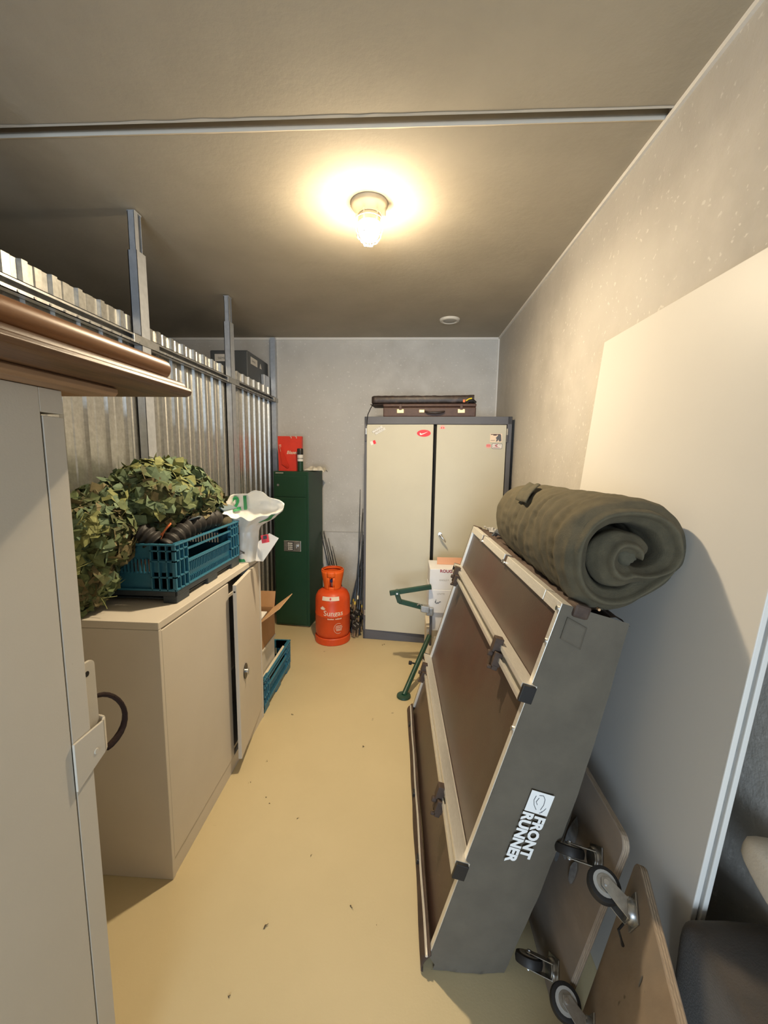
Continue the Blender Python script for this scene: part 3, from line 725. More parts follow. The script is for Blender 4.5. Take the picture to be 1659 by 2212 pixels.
for j in range(22):
    a0=math.radians(60+240*j/22); a1=math.radians(60+240*(j+.9)/22)
    em.add([wf_(.075+r*math.cos(a),.155+r*1.15*math.sin(a)) for r,a in ((.040,a0),(.040,a1),(.0375,a1),(.0375,a0))],[(0,1,2,3)])
for zz,w in ((.172,.05),(.158,.058),(.144,.05),(.133,.04)):
    q=-w/2
    while q<w/2:
        em.add([wf_(.078+q,zz),wf_(.078+q+.006,zz),wf_(.078+q+.006,zz+.008),wf_(.078+q,zz+.008)],[(0,1,2,3)]); q+=.0095
em.build('round_emblem',M['cream_print'],t,fixn=False)

# ------------------------------------------------------------------ fishing rods
def rod(p0,p1,label,grp,cork,reel,bend=0):
    p0,p1=Vec(p0),Vec(p1); d=p1-p0; t=thing('fishing_rod',label,'fishing rod',p0,grp)
    sd=d.orthogonal().normalized(); f=lambda s:p0+d*s+Vec((bend,0,0))*(math.sin(math.pi*s*.5)**3)
    N=10
    G().tube([f(.22+.78*i/N) for i in range(N+1)],[.0065*(1-.75*i/N)+.0012 for i in range(N+1)],7).build('rod_blank',M['rodblk'],t,smooth=True)
    G().tube([f(0),f(.02),f(.10),f(.24)],[.012,.011,.0115,.009],9).build('grip',M['cork'] if cork else M['rodblk'],t,smooth=True)
    G().tube([f(.24),f(.265)],.0095,9).build('winding',M['fish_yellow'] if cork else M['brass'],t,smooth=True)
    if reel:
        c=f(.16)+Vec((.0,-.035,0)); rl=G().tube([c+Vec((-.02,0,.02)),c+Vec((0,0,0)),c+Vec((.02,0,-.02))],[.018,.032,.020],10).build('reel',M['rodblk'],t,smooth=True)
        G().tube([c,c+Vec((.03,-.01,.01)),c+Vec((.035,-.01,-.02))],.003,6).build('reel_handle',M['steel'],rl)
    for s in (.4,.6,.8,.93):
        c=f(s); G().tube([c+Vec((.006*math.cos(a),-.009+.006*math.sin(a),0)) for a in [j*math.pi/4 for j in range(8)]],.0012,5,closed=True).build('line_guide',M['steel'],t)
rg='fishing rods leaning on the locker side'
RL='black fishing rod in the bunch leaning by the locker'
for i,(a,b,ck,rl,bd,lb) in enumerate([
 ((-.415,3.53,.005),(-.43,3.84,1.30),0,1,.0,'tallest black fishing rod leaning between gas bottle and locker'),
 ((-.452,3.50,.005),(-.425,3.84,1.12),1,1,.02,None),((-.40,3.56,.005),(-.405,3.86,1.08),0,1,0,None),
 ((-.44,3.60,.005),(-.398,3.86,.98),1,0,.02,None),((-.475,3.58,.005),(-.412,3.86,.92),0,1,.03,None),((-.39,3.62,.005),(-.40,3.88,.86),1,1,0,None),
 ((-.425,3.64,.005),(-.415,3.90,.80),0,0,.01,None),((-.462,3.66,.005),(-.405,3.90,.74),0,1,.02,None),((-.525,3.60,.005),(-.415,3.90,.88),0,1,.05,None),((-.505,3.68,.005),(-.40,3.92,1.0),1,1,.04,None),((-.54,3.72,.005),(-.42,3.94,.76),0,0,.05,None),((-.435,3.48,.005),(-.41,3.74,.62),1,1,.01,None),((-.41,3.50,.005),(-.385,3.70,.70),1,1,0,None),((-.50,3.72,.02),(-.41,3.90,.83),0,0,.04,None)]):
    rod(a,b,lb or RL,None if lb else rg,ck,rl,bd)
for (a,b,ck,bd) in [((-.60,3.82,.005),(-.855,4.02,.98),0,-.02),((-.55,3.80,.005),(-.80,4.05,.86),1,-.02),((-.57,3.86,.005),(-.78,4.08,.78),0,0),((-.62,3.88,.005),(-.83,4.08,.84),1,0),((-.53,3.86,.005),(-.74,4.08,.70),0,0)]:
    rod(a,b,'black fishing rod leaning behind the gas bottle against the safe','fishing rods behind the gas bottle',ck,0,bd)

# ------------------------------------------------------------------ steel locker
l1=Vec((1.157,-.105,0)).normalized(); l2=Vec((-l1.y,l1.x,0)); lo_=Vec((-.357,3.478,0)); lw,ldp,lh=1.188,.42,1.935
t=thing('steel_locker','wide two-door steel locker with grey frame and stickers at the back wall','locker',lo_+l1*lw/2+l2*ldp/2)
def lp_(a,z,off=0): return lo_+l1*a-l2*off+Vec((0,0,z))
g=G().obox(lp_(0,0),l1*.022,l2*ldp,(0,0,lh)).obox(lp_(lw-.036,0),l1*.036,l2*ldp,(0,0,lh)).obox(lp_(0,lh-.062),l1*lw,l2*ldp,(0,0,.062)).obox(lp_(0,0),l1*lw,l2*ldp,(0,0,.085)).obox(lp_(0,0)+l2*(ldp-.01),l1*lw,l2*.01,(0,0,lh))
g.build('frame',M['lock_frame'],t,bevel=.003)
G().obox(lp_(.575,.085,-.03),l1*.03,l2*.02,(0,0,lh-.15)).build('gap_shade_strip',M['dark'],t)  # dark strip behind the slit between the doors, painting in the shade there
aj=math.radians(2.4); da=(l1*math.cos(aj)-l2*math.sin(aj)); dn=Vec((-da.y,da.x,0))
dz0,dz1=.088,lh-.065
dl=G().obox(lp_(.020,dz0,.004),da*.552,dn*.022,(0,0,dz1-dz0)).build('left_door',M['lock_door'],t,bevel=.003)
dr=G().obox(lp_(.598,dz0,.004),l1*.548,l2*.022,(0,0,dz1-dz0)).build('right_door',M['lock_door'],t,bevel=.003)
def dlp(a,z,off=0): return lp_(.020,z,.004)+da*a-dn*off
def drp(a,z,off=0): return lp_(.598,z,.004)+l1*a-l2*off
for z in (1.79,.22):
    G().cyl(lp_(.014,z,.006),lp_(.014,z+.05,.006),.007,10).build('hinge',M['zinc'],t); G().cyl(lp_(lw-.034,z,.006),lp_(lw-.034,z+.05,.006),.007,10).build('hinge',M['zinc'],t)
    G().cyl(lp_(.014,z-.055,.006),lp_(.014,z-.004,.006),.008,10).build('hinge',M['lock_frame'],t); G().cyl(lp_(lw-.034,z-.055,.006),lp_(lw-.034,z-.004,.006),.008,10).build('hinge',M['lock_frame'],t)
hd=G().cyl(drp(.052,.975),drp(.052,.975,.02),.016,16).cyl(drp(.052,.975,.02),drp(.052,.975,.05),.009,12).build('handle',M['steel'],dr,bevel=.001)
G().tube([drp(.052,.975,.05),drp(.062,.965,.058),drp(.09,.93,.058),drp(.10,.915,.056)],[.009,.009,.007,.006],10).build('lever',M['steel'],hd,smooth=True)
# stickers
def disc(p,ax,ay,rx,ry,n=28): return [p+ax*(rx*math.cos(2*math.pi*k/n))+ay*(ry*math.sin(2*math.pi*k/n)) for k in range(n)]
Z=Vec((0,0,1))
s=G().add(disc(dlp(.475,1.80,.001),da,Z,.056,.028),[tuple(range(28))]).build('oval_sticker',M['red2'],dl,fixn=False,label='red oval sticker with a white tick')
sw_=[(-.030,.006),(-.034,-.004),(-.030,-.013),(-.020,-.014),(.0,-.006),(.038,.014),(-.002,.000),(-.018,-.004),(-.026,-.001)]
q=dlp(.475,1.80,.002); G().add([q+da*a+Z*b for a,b in sw_],[(0,1,2,8),(8,2,3,7),(7,3,4,6),(6,4,5)]).build('tick_mark',M['white_print'],s,fixn=False)
ta,tb=nrm(da+Z*.55),nrm(Z-da*.55)
for k,(a,z) in enumerate(((.055,1.80),(.078,1.786))):
    G().obox(dlp(a-.004,z-.004,.0003),ta*.088,-dn*.0004,tb*.022).build('sticker_strip',M['smoke_in'],dl)
    text('MARINE',.026,dlp(a,z,.0012),ta,tb,M['white_print'],dl,bold=.0005,name='sticker_lettering')
ta,tb=nrm(da+Z*.35),nrm(Z-da*.35)
s=G().obox(dlp(.038,1.70,.0002),ta*.046,-dn*.0006,tb*.03).build('flag_sticker',M['paper'],dl); G().obox(dlp(.038,1.70,.0008)+ta*.024,ta*.022,-dn*.0004,tb*.03).build('flag_half',M['red2'],s)
s=G().add([drp(a,z,.001) for a,z in ((.022,1.835),(.068,1.835),(.068,1.843),(.055,1.866),(.035,1.866),(.022,1.843))],[tuple(range(6))]).build('peaked_sticker',M['pink'],dr,fixn=False)
for a in (.034,.050): G().obox(drp(a,1.84,.0012),l1*.008,-l2*.0004,Z*.01).build('sticker_mark',M['red2'],s)
s=G().obox(drp(.424,1.735,.0003),l1*.092,-l2*.0006,Z*.066).build('picture_sticker',M['cream_print'],dr,label='cream sticker with a dark picture')
G().obox(drp(.428,1.792,.001),l1*.076,-l2*.0003,Z*.006).obox(drp(.448,1.786,.001),l1*.026,-l2*.0003,Z*.007).build('sticker_band',M['case_brown'],s)
dk=[(.47,.0),(.475,.02),(.468,.03),(.482,.046),(.486,.054),(.508,.054),(.51,.03),(.512,.004),(.494,.002),(.49,.018),(.482,.004)]
G().add([drp(a,1.738+b,.0014) for a,b in dk],[tuple(range(11))]).build('dark_figure',M['lock_frame'],s,fixn=False)
for k in range(6): G().obox(drp(.430+k*.0055,1.745+(k%2)*.002,.0012),l1*.004,-l2*.0003,Z*.004).build('print_mark',M['black'],s)
s=G().prism(rr(.082,.042,.008),drp(.440,1.682,.0002),l1,Z,-l2*.0006).build('oblong_sticker',M['lock_frame'],dr)
s2=G().prism(rr(.076,.036,.006),drp(.443,1.685,.0008),l1,Z,-l2*.0004).build('oblong_face',M['paper'],s)
cp=[]; 
for k in range(9): a=math.radians(60+240*k/8); cp.append((.480+.014*math.cos(a),1.7075+.010*math.sin(a)))
for k in range(9): a=math.radians(300-240*k/8); cp.append((.484+.009*math.cos(a),1.7075+.005*math.sin(a)))
G().add([drp(a,z,.0016) for a,z in cp],[(k,k+1,16-k,17-k) for k in range(8)]).build('crescent_mark',M['maroon'],s,fixn=False)
G().obox(drp(.456,1.705,.0013),l1*.005,-l2*.0003,Z*.005).obox(drp(.497,1.712,.0013),l1*.012,-l2*.0003,Z*.003).obox(drp(.450,1.690,.0013),l1*.052,-l2*.0003,Z*.0035).obox(drp(.510,1.690,.0013),l1*.003,-l2*.0003,Z*.0035).build('print_line',M['maroon'],s)
s=G().add(disc(drp(.414,1.704,.001),l1,Z,.021,.018),[tuple(range(28))]).build('round_sticker',M['pink'],dr,fixn=False)
for z in (1.700,1.709): G().obox(drp(.398,z,.0013),l1*.032,-l2*.0003,Z*.004).build('print_line',M['red2'],s)

# cases on the locker
lz=lh+.0005
def cp_(a,z,off): return lo_+l1*a+l2*off+Vec((0,0,lz+z))
t=thing('briefcase','flat brown briefcase with handle and brass latches on top of the steel locker','briefcase',cp_(.53,0,.2))
G().obox(cp_(.15,0,.03),l1*.755,l2*.33,Z*.078).build('case_body',M['case_brown'],t,bevel=.008)
G().obox(cp_(.148,.080,.028),l1*.759,l2*.334,Z*.026).build('case_lid',M['case_brown'],t,bevel=.008)
for a in (.265,.76):
    l=G().obox(cp_(a,.03,.027),l1*.058,-l2*-.004,Z*.032).build('latch',M['brass'],t,bevel=.003); G().obox(cp_(a+.018,.055,.024),l1*.022,l2*.006,Z*.048).build('latch_hasp',M['case_brown'],l,bevel=.002)
G().obox(cp_(.448,.034,.0265),l1*.044,l2*.005,Z*.024).build('lock',M['brass'],t,bevel=.002)
G().tube([cp_(.495,.045,.03),cp_(.50,.040,.012),cp_(.52,.034,.002),cp_(.58,.030,-.002),cp_(.63,.034,.002),cp_(.65,.040,.012),cp_(.655,.045,.03)],[.006,.008,.010,.011,.010,.008,.006],8).build('handle',M['case_black'],t,smooth=True,subsurf=1)
t=thing('instrument_case','black padded case with an open end lying on the brown briefcase','case',cp_(.45,.107,.2))
def cas(a,b):
    # rounded bar section swept along the length, open at the right end
    th=2*math.pi*b; s=lambda v:math.copysign(abs(v)**.35,v)
    u=a*.86; e=min(1,(a/.02))**.5 if a<.02 else 1
    fl=1+.10*max(0,a-.9)/.1
    p=cp_(.03+u,.1065+.038,.20)
    bm_=.004*n3((u*30,math.cos(th)*4,math.sin(th)*4),1)
    return p+l2*(.135*s(math.cos(th))*e)+Z*((.036*e*fl+bm_)*s(math.sin(th)))
g=G().grid(cas,60,28,wrapv=True); g.f.append(tuple(range(28)))
g.build('case_shell',M['case_black'],t,smooth=True,ang=50)
G().obox(cp_(.82,.11,.08),l1*.004,l2*.24,Z*.06).build('case_recess_shade',M['dark'],t)  # dark sheet across the open end, painted as the shade of the recess
G().obox(cp_(.80,.118,.061),l1*.018,-l2*.003,Z*.022).build('red_tag',M['strap_o'],t); G().tube([cp_(.825,.13,.060),cp_(.845,.143,.055),cp_(.87,.150,.06)],.006,6).build('yellow_tag',M['yellow'],t)
G().tube([cp_(.835,.112,.058),cp_(.85,.128,.045),cp_(.88,.132,.045),cp_(.90,.115,.058)],.012,8).build('loose_strap',M['black'],t,smooth=True)
G().obox(cp_(.03,.1065,.08),l1*.80,l2*.25,Z*.002).build('case_bottom',M['case_brown'],t)
G().tube([cp_(.06,.110,.07),cp_(.045,.07,.03),cp_(.028,.015,-.006),cp_(.022,-.03,-.006),cp_(.020,-.075,-.006)],.004,6).build('hanging_strap',M['black'],t)

# ------------------------------------------------------------------ white cartons behind the tent
def carton(label,x0,x1,y0,y1,z0,z1,m,grp=None,nm='carton',top=True):
    t=thing(nm,label,'box',((x0+x1)/2,(y0+y1)/2,z0),grp); G().box(x0,x1,y0,y1,z0,z1).build('carton_body',m,t,bevel=.003); return t
t=carton('cream carton at the bottom of the stack beside the leaning tent',.178,.50,3.02,3.30,.0005,.305,M['creamc'])
G().box(.177,.38,3.0185,3.0195,.235,.243).build('tape_line',M['foam'],t)
t=carton('plain white carton, second from the bottom of the carton stack',.209,.48,2.995,3.25,.306,.452,M['carton'])
t=carton('white carton with handwriting, third up in the carton stack',.184,.50,2.975,3.25,.4525,.632,M['carton'])
pts=[(.232,.535),(.240,.56),(.236,.535),(.240,.528),(.248,.533),(.252,.538),(.250,.530),(.258,.530),(.262,.540),(.275,.542)]
G().tube([(a,2.9735,b) for a,b in pts],.0018,5).build('handwriting',M['black'],t)
text('UNITE',.020,(.245,2.9738,.595),(1,0,0),(0,0,1),M['smoke_in'],t,name='print')
t=carton('white wine carton with red print, topmost of the carton stack',.188,.50,2.98,3.25,.6325,.788,M['carton'])
text('ROUGE',.032,(.262,2.9785,.7645),(1,0,0),(0,0,1),M['maroon'],t,bold=.0008,name='print')
text('ANGLE P',.018,(.258,2.9785,.70),(1,0,0),(0,0,1),M['smoke_in'],t,name='small_print')
o=G().obox((.25,3.12,.789),(.20,.0,0),(0,.006,0),(0,0,.055)).build('cardboard_sheet',M['pinkc']); tag(o,'pinkish cardboard piece standing up on the wine carton','cardboard')

# ------------------------------------------------------------------ green steel stand
t=thing('steel_stand','green tubular steel stand with disc foot in front of the locker','stand',(.013,2.60,0))
def bar(p0,p1,w,h,nm,m=M['green2'],up=(0,0,1)):
    p0,p1=Vec(p0),Vec(p1); d=(p1-p0); u=Vec(up); sd=d.cross(u).normalized(); u=sd.cross(d).normalized()
    return G().obox(p0-sd*w/2-u*h/2,d,sd*w,u*h).build(nm,m,t,bevel=.004)
G().lathe([(.045,0),(.048,.004),(.046,.014),(.02,.018)],(.013,2.60,0),n=28).build('foot_disc',M['green2'],t,smooth=True)
fl=Vec((.013,2.60,.012)); ql=Vec((.166,2.9,.234)); dv=(ql-fl)
G().tube([fl,fl+dv*1.20],.018,14).build('leg',M['green2'],t,smooth=True)
kp=fl+dv*.60; G().cyl(kp,kp+Vec((-.045,-.01,.012)),.006,8).cyl(kp+Vec((-.04,-.01,.01)),kp+Vec((-.06,-.012,.014)),.014,12).build('knob',M['black'],t,bevel=.003)
G().tube([(.205,2.97,.20),(.205,2.98,.47)],.010,10).build('post',M['lock_frame'],t)
bar((-.105,2.93,.610),(.20,2.95,.663),.028,.034,'upper_arm')
bar((-.058,2.93,.628),(-.030,2.93,.545),.030,.034,'link',up=(1,0,0))
bar((-.036,2.93,.552),(.135,2.94,.508),.028,.034,'lower_arm')
G().cyl((-.050,2.912,.615),(-.050,2.955,.615),.022,14).build('pivot',M['green2'],t,bevel=.002)
G().cyl((-.050,2.905,.615),(-.050,2.914,.615),.007,8).build('bolt',M['steel'],t)
G().obox((.125,2.92,.475),(.065,0,-.01),(0,.05,0),(0,0,.05)).obox((.17,2.94,.44),(.05,0,0),(0,.03,0),(0,0,.06)).build('clamp',M['rail'],t,bevel=.006)
G().tube([(.10,2.925,.527),(.115,2.92,.54),(.13,2.925,.525)],.005,6).build('pin_ring',M['rail'],t)

# ------------------------------------------------------------------ folded tent leaning at the right
an=math.radians(16); TO=Vec((.095,1.11,.004)); TU=nrm((-.03,1,0)); TH_=Vec((TU.y,-TU.x,0)); TV=TH_*math.sin(an)+Vec((0,0,math.cos(an))); TW=TU.cross(TV)
t=thing('folded_tent','folded tent with brown base and grey canvas cover, leaning on edge at the right','tent',(.25,1.85,0))
def tp(u,v,w): return TO+TU*u+TV*v+TW*w
TL,TH=1.30,1.252
def tb(u0,u1,v0,v1,w0,w1): return G().obox(tp(u0,v0,w0),TU*(u1-u0),TV*(v1-v0),TW*(w1-w0))
tb(.012,TL-.01,.03,TH-.01,.010,.030).build('base_panel',M['base_board'],t)
tb(.0,.022,.06,TH,-.004,.028).build('frame_bar',M['alu'],t,bevel=.002)
tb(TL-.018,TL,.06,TH,-.002,.028).build('frame_bar',M['alu'],t,bevel=.002)
for u0,u1 in ((.022,.115),(.122,.55),(.59,.99),(1.02,TL-.018)): tb(u0,u1,TH-.034,TH,-.004,.028).build('frame_bar',M['alu'],t,bevel=.002)
for u in (.57,1.005):
    tb(u-.016,u+.016,TH-.036,TH-.004,.0,.026).build('hinge_plate',M['brown_canvas'],t)
    G().cyl(tp(u-.012,TH-.03,-.004),tp(u-.012,TH-.03,-.010),.007,10).cyl(tp(u+.012,TH-.03,-.004),tp(u+.012,TH-.03,-.010),.007,10).build('hinge_bolts',M['steel'],t)
for v in (TH-.02,TH-.12,.85): G().cyl(tp(.011,v,-.004),tp(.011,v,-.009),.007,10).build('bolt',M['steel'],t)
def rail(v,nm='rail'):
    # extruded channel: two lips with a dark slot between, end caps
    g=tb(-.012,TL+.012,v,v+.006,-.034,.008)
    g.obox(tp(-.012,v+.046,-.034),TU*(TL+.024),TV*.006,TW*.042)
    g.obox(tp(-.012,v+.006,-.004),TU*(TL+.024),TV*.04,TW*.012)
    g.obox(tp(-.012,v+.036,-.034),TU*(TL+.024),TV*.012,TW*.005).obox(tp(-.012,v+.004,-.034),TU*(TL+.024),TV*.009,TW*.005)
    g.obox(tp(-.012,v+.040,-.036),TU*(TL+.024),TV*.012,TW*.04)
    r=g.build('rail',M['alu'],t)
    tb(-.024,-.012,v+.001,v+.051,-.035,.004).build('end_cap',M['black'],r,bevel=.002)
    tb(TL+.010,TL+.016,v-.002,v+.054,-.036,.010).build('end_cap',M['black'],r,bevel=.002)
    return r
r1=rail(.952); r2=rail(.355)
def clamp(u,v,r):
    g=tb(u-.030,u+.030,v-.022,v+.028,-.050,-.022)
    g.obox(tp(u-.012,v+.02,-.058),TU*.03,TV*.05,TW*.03).obox(tp(u-.03,v-.035,-.046),TU*.022,TV*.02,TW*.02).obox(tp(u+.004,v-.040,-.046),TU*.022,TV*.025,TW*.02)
    g.cyl(tp(u,v+.01,-.05),tp(u,v+.01,-.066),.011,8).cyl(tp(u-.02,v-.03,-.046),tp(u-.02,v-.03,-.06),.007,8)
    g.build('clamp',M['brown_canvas'],r,bevel=.003)
clamp(.235,.952,r1); clamp(1.15,.952,r1); clamp(.27,.335,r2); clamp(1.16,.345,r2)
# grey canvas cover: near end, back, far end, bottom as one soft skin
def cover(a,b):
    # a runs round the section (v,w) loop, b along depth u
    loop=[(TH-.005,.030),(TH-.02,.190),(TH*.75,.222),(TH*.5,.243),(TH*.25,.243),(.02,.235),(-.040,.18),(-.020,.06),(.035,.012)]
    s=a*(len(loop)-1); i=min(int(s),len(loop)-2); f=s-i
    v=loop[i][0]*(1-f)+loop[i+1][0]*f; w=loop[i][1]*(1-f)+loop[i+1][1]*f
    u=b*TL
    p=tp(u,v,w)
    k=.006*n3(p,7)+.003*n3(p,22)
    q=p+TW*k+TV*k*.6
    q.z=max(q.z,.002); return q
cv=G().grid(cover,48,60)
# near and far end faces, slightly bulged
def endface(u0,sg):
    def fn(a,b):
        v=-.02+(TH-.0+.02)*b; wmax=.190*b+.232*(1-b)+.030*math.sin(math.pi*min(1,max(0,b)))
        w=-.003+(wmax+.003)*a
        if b<.05: w=.02+(.20-.02)*a
        p=tp(u0,v,w); bul=.016*math.sin(math.pi*a)*math.sin(math.pi*min(1,b))**.5
        p=p+TU*sg*(bul+.004*n3(p,9)+.0015*n3(p,30)); p.z=max(p.z,.002); return p
    return fn
cv.grid(endface(-.004,-1),20,60); cv.grid(endface(TL+.002,1),10,40)
co=cv.build('canvas_cover',M['grey_canvas'],t,smooth=True,ang=60)
# cover lip along the floor edge with pale piping
G().grid(lambda a,b:(lambda p:Vec((p.x,p.y,max(p.z,.003))))(tp(-.01+(TL+.03)*a,-.025+.085*b+.004*n3((a*4,0,0),1),-.004-.016*math.sin(math.pi*b)*(1+.3*n3((a*6,b,0),1)))),60,8).build('cover_lip',M['brown_canvas'],t,smooth=True,solid=.004)
G().tube([tp(-.01+(TL+.01)*i/30,.052+.003*math.sin(i*.7),-.016) for i in range(31)],.0045,6).build('piping',M['alu'],t,smooth=True)
for u in (.30,.62,1.12): G().obox(tp(u,.03,-.028),TU*.03,TV*.02,TW*.01).build('cover_buckle',M['black'],t,bevel=.003)
# loose brown canvas folds between the frame and the mattress, far edge strip
for k,(w0,w1,hh) in enumerate(((.028,.085,.016),(.07,.14,.022),(.12,.20,.014))):
    G().grid(lambda a,b:tp(.01+(TL-.03)*a,TH-.008+hh*math.sin(math.pi*b)+.006*n3((a*9,b*3,k),1.5)+.004*math.sin(a*23+k*2),w0+(w1-w0)*b+.006*math.sin(a*9+k)),60,8).build('canvas_fold',M['brown_canvas'],t,smooth=True)
G().tube([tp(.0+TL*i/40,TH+.012+.005*n3((i*.4,k,0),1),.10+.015*math.sin(i*.25)) for i in range(41)],.004,6).build('canvas_seam',M['cardin'],t,smooth=True)
tb(TL,TL+.022,.1,TH+.004,.0,.055).build('far_cover_edge',M['brown_canvas'],t,bevel=.006)
tb(-.014,.05,TH-.026,TH+.014,.028,.075).build('corner_flap',M['brown_canvas'],t,bevel=.008)
ef=endface(-.004,-1)
def patchf(a,b): return ef(.12+.30*a,.925+.05*b-.010*a)-TU*.0025
G().grid(patchf,6,6).build('sewn_patch',M['grey_canvas'],t,smooth=True,solid=.003)
# logo on the near end
off=-.0235
lg=G().obox(tp(off-.002,.640,.093),TU*-.001,TV*.068,TW*.068).build('logo_square',M['white_print'],t)
for pts in ([(.698,.128),(.700,.140),(.690,.148),(.672,.150),(.655,.146)],[(.694,.120),(.680,.118),(.664,.124),(.652,.134)],[(.690,.130),(.676,.126),(.668,.132)],[(.648,.150),(.655,.156),(.664,.160)],[(.644,.146),(.650,.154)]):
    G().tube([tp(off-.0035,v,w-.010) for v,w in pts],.0010,5).build('logo_drawing',M['lock_frame'],lg)
text('FRONT',.0425,tp(off-.004,.634,.130),-TV,TW,M['white_print'],t,bold=.0021,name='logo_lettering',space=1.02)
text('RUNNER',.0425,tp(off-.004,.638,.093),-TV,TW,M['white_print'],t,bold=.0021,name='logo_lettering',space=1.0)
# scraps on the tent top
g=G().grid(lambda a,b:tp(1.12+.16*a,TH+.012+.03*abs(n3((a*5,b*5,2),1.7)),.05+.10*b),12,10)
g.build('plastic_scrap',M['greyp'],t,smooth=True)
G().tube([tp(1.06,TH+.005,.06),tp(1.04,TH+.035,.07),tp(.99,TH+.03,.09),tp(.95,TH+.008,.10)],[.012,.016,.014,.010],8).build('webbing_end',M['greybox'],t,smooth=True)

# ------------------------------------------------------------------ rolled mattress
def spiral_strip():
    g=G(); A0,A1=Vec((.596,1.135,1.345)),Vec((.597,2.02,1.330))
    ax=(A1-A0); L=ax.length; axn=ax.normalized(); ux=Vec((1,0,0)); ux=(ux-axn*ux.dot(axn)).normalized(); uz=ux.cross(axn); uz=uz if uz.z>0 else -uz
    turns=2.0; NS=220; NT=10; NL=100
    def center(s):
        th=s*turns*2*math.pi
        q=min(1,max(0,(s-.40)/.12)); q=q*q*(3-2*q)
        r=(.026+.027*min(1,s/.42))*(1-q)+(.1215+.003*s)*q
        return th,r
    # outward direction angle; roll ends at the bottom right of the outer turn
    ph0=math.radians(-368)
    half=.0360
    def pt(s,tq,l):
        th,r=center(s); a=ph0+th
        # pillow the strip ends
        hs=half*min(1,((1-s)/.03))**.5 if s>.97 else half*min(1,(s/.04+.02))**.5
        # rounded rim at both faces
        e=min(l,1-l)*L; rim=min(1,e/.05); k=math.sqrt(max(0,1-(1-rim)**2))
        hh=hs*(.35+.65*k)
        # closed cross-section, tq in 0..1 around
        an_=tq*2*math.pi; inr=math.copysign(abs(math.cos(an_))**.6,math.cos(an_))*hh
        rad=r+inr
        sq=1+.07*math.sin(a*2+.6)+.05*math.sin(3*a+1)
        x=rad*math.cos(a)*sq; z=rad*math.sin(a)*sq*1.04
        # quilting pinches along the length on the outer skin and random wrinkles
        if inr>0 and s>.35:
            k_=1.0
            for yp,dp in ((.13,.030),(.36,.050),(.60,.040),(.83,.045)):
                yq=yp+.02*math.sin(a*1.3+yp*9); d=(l-yq)/.016; k_-=dp*math.exp(-d*d)*(.75+.25*math.sin(a*5+yp*20))
                e2_=(l-yq)/.07; k_+=.030*math.exp(-e2_*e2_)*abs(math.sin(a*13+4*n3((a*2,yp,0),1)))*math.exp(-abs(e2_))
            x*=k_; z*=k_
        p=A0+ax*l+ux*x+uz*z
        w=.007*n3(p,9)+.003*n3(p,30)+.004*math.sin(l*70+6*n3(p,4))*max(0,-math.cos(a))*(1 if inr>0 else 0)
        # the core is pushed out a little at the near face, faces are uneven
        push=-.025*(1-s)*(1-l)+.012*n3((x*9,z*9,3),1)*(1-2*l)
        # radial side thickness direction
        return p+(ux*math.cos(a)+uz*math.sin(a))*w+axn*(push*(1 if l<.5 else 1))
    ring=[]
    def fn(a,b): return pt(a,0,b)
    # outer skin, inner skin
    for sgn in (0,.5):
        g.grid(lambda a,b:pt(a,sgn,b),NS,NL)
    # end rims: bridge outer and inner at both faces with a rounded bulge
    for l,sg in ((0,-1),(1,1)):
        def fn2(a,b,l=l,sg=sg):
            po,pi=pt(a,0,l),pt(a,.5,l); q=po*(1-b)+pi*b
            return q+axn*sg*.022*math.sin(math.pi*b)
        g.grid(fn2,NS,8)
    for a in (0,1): g.grid(lambda q,b:pt(a,0,b)*(1-q)+pt(a,.5,b)*q,2,NL)
    bm=bmesh.new(); me=bpy.data.meshes.new('x'); me.from_pydata(g.v,[],g.f); bm.from_mesh(me); bmesh.ops.remove_doubles(bm,verts=bm.verts,dist=.0006); bm.verts.index_update()
    g2=G(); g2.add([v.co.copy() for v in bm.verts],[tuple(v.index for v in f.verts) for f in bm.faces]); bm.free(); return g2,A0,ax,axn,ux,uz
g,A0,ax,axn,ux,uz=spiral_strip()
t=thing('rolled_mattress','rolled olive green quilted mattress lying on top of the folded tent','mattress',A0+ax*.5-uz*.17)
g.build('mattress_roll',M['olive'],t,smooth=True,ang=180)
g=sphere(G(),A0+axn*.06+ux*.008,(.040,.080,.044),28,20,.30,2); g.build('inner_core',M['olive_in'],t,smooth=True,ang=180)
def onroll(an_,l,r): 
    a=math.radians(an_); return A0+ax*l+ux*r*math.cos(a)+uz*r*math.sin(a)*1.04
G().grid(lambda a,b:onroll(112+34*a,.60+.16*b-.10*a,.172+.003*math.sin(8*b)),8,8).build('fabric_flap',M['olive_in'],t,smooth=True,solid=.004)

# ------------------------------------------------------------------ white panel leaning on the right wall
PX0,PX1,PZ,PY0,PY1=.634,.820,2.093,.867,1.862
bt=nrm((PX1-PX0,0,PZ)); bn=Vec((bt.z,0,-bt.x))
t=thing('white_panel','large white door panel leaning against the right wall','panel',(.66,1.4,0))
Lb=math.hypot(PX1-PX0,PZ)
G().obox((PX0,PY0,.001),bn*.013,(0,PY1-PY0,0),bt*Lb).build('face_sheet',M['board'],t,bevel=.002)
G().obox(Vec((PX0,PY0+.006,.003))+bn*.013,bn*.006,(0,PY1-PY0-.01,0),bt*Lb).build('groove',M['rail'],t)
G().obox(Vec((PX0,PY0-.004,.005))+bn*.019,bn*.012,(0,PY1-PY0+.006,0),bt*(Lb-.004)).build('back_sheet',M['board_edge'],t,bevel=.002)

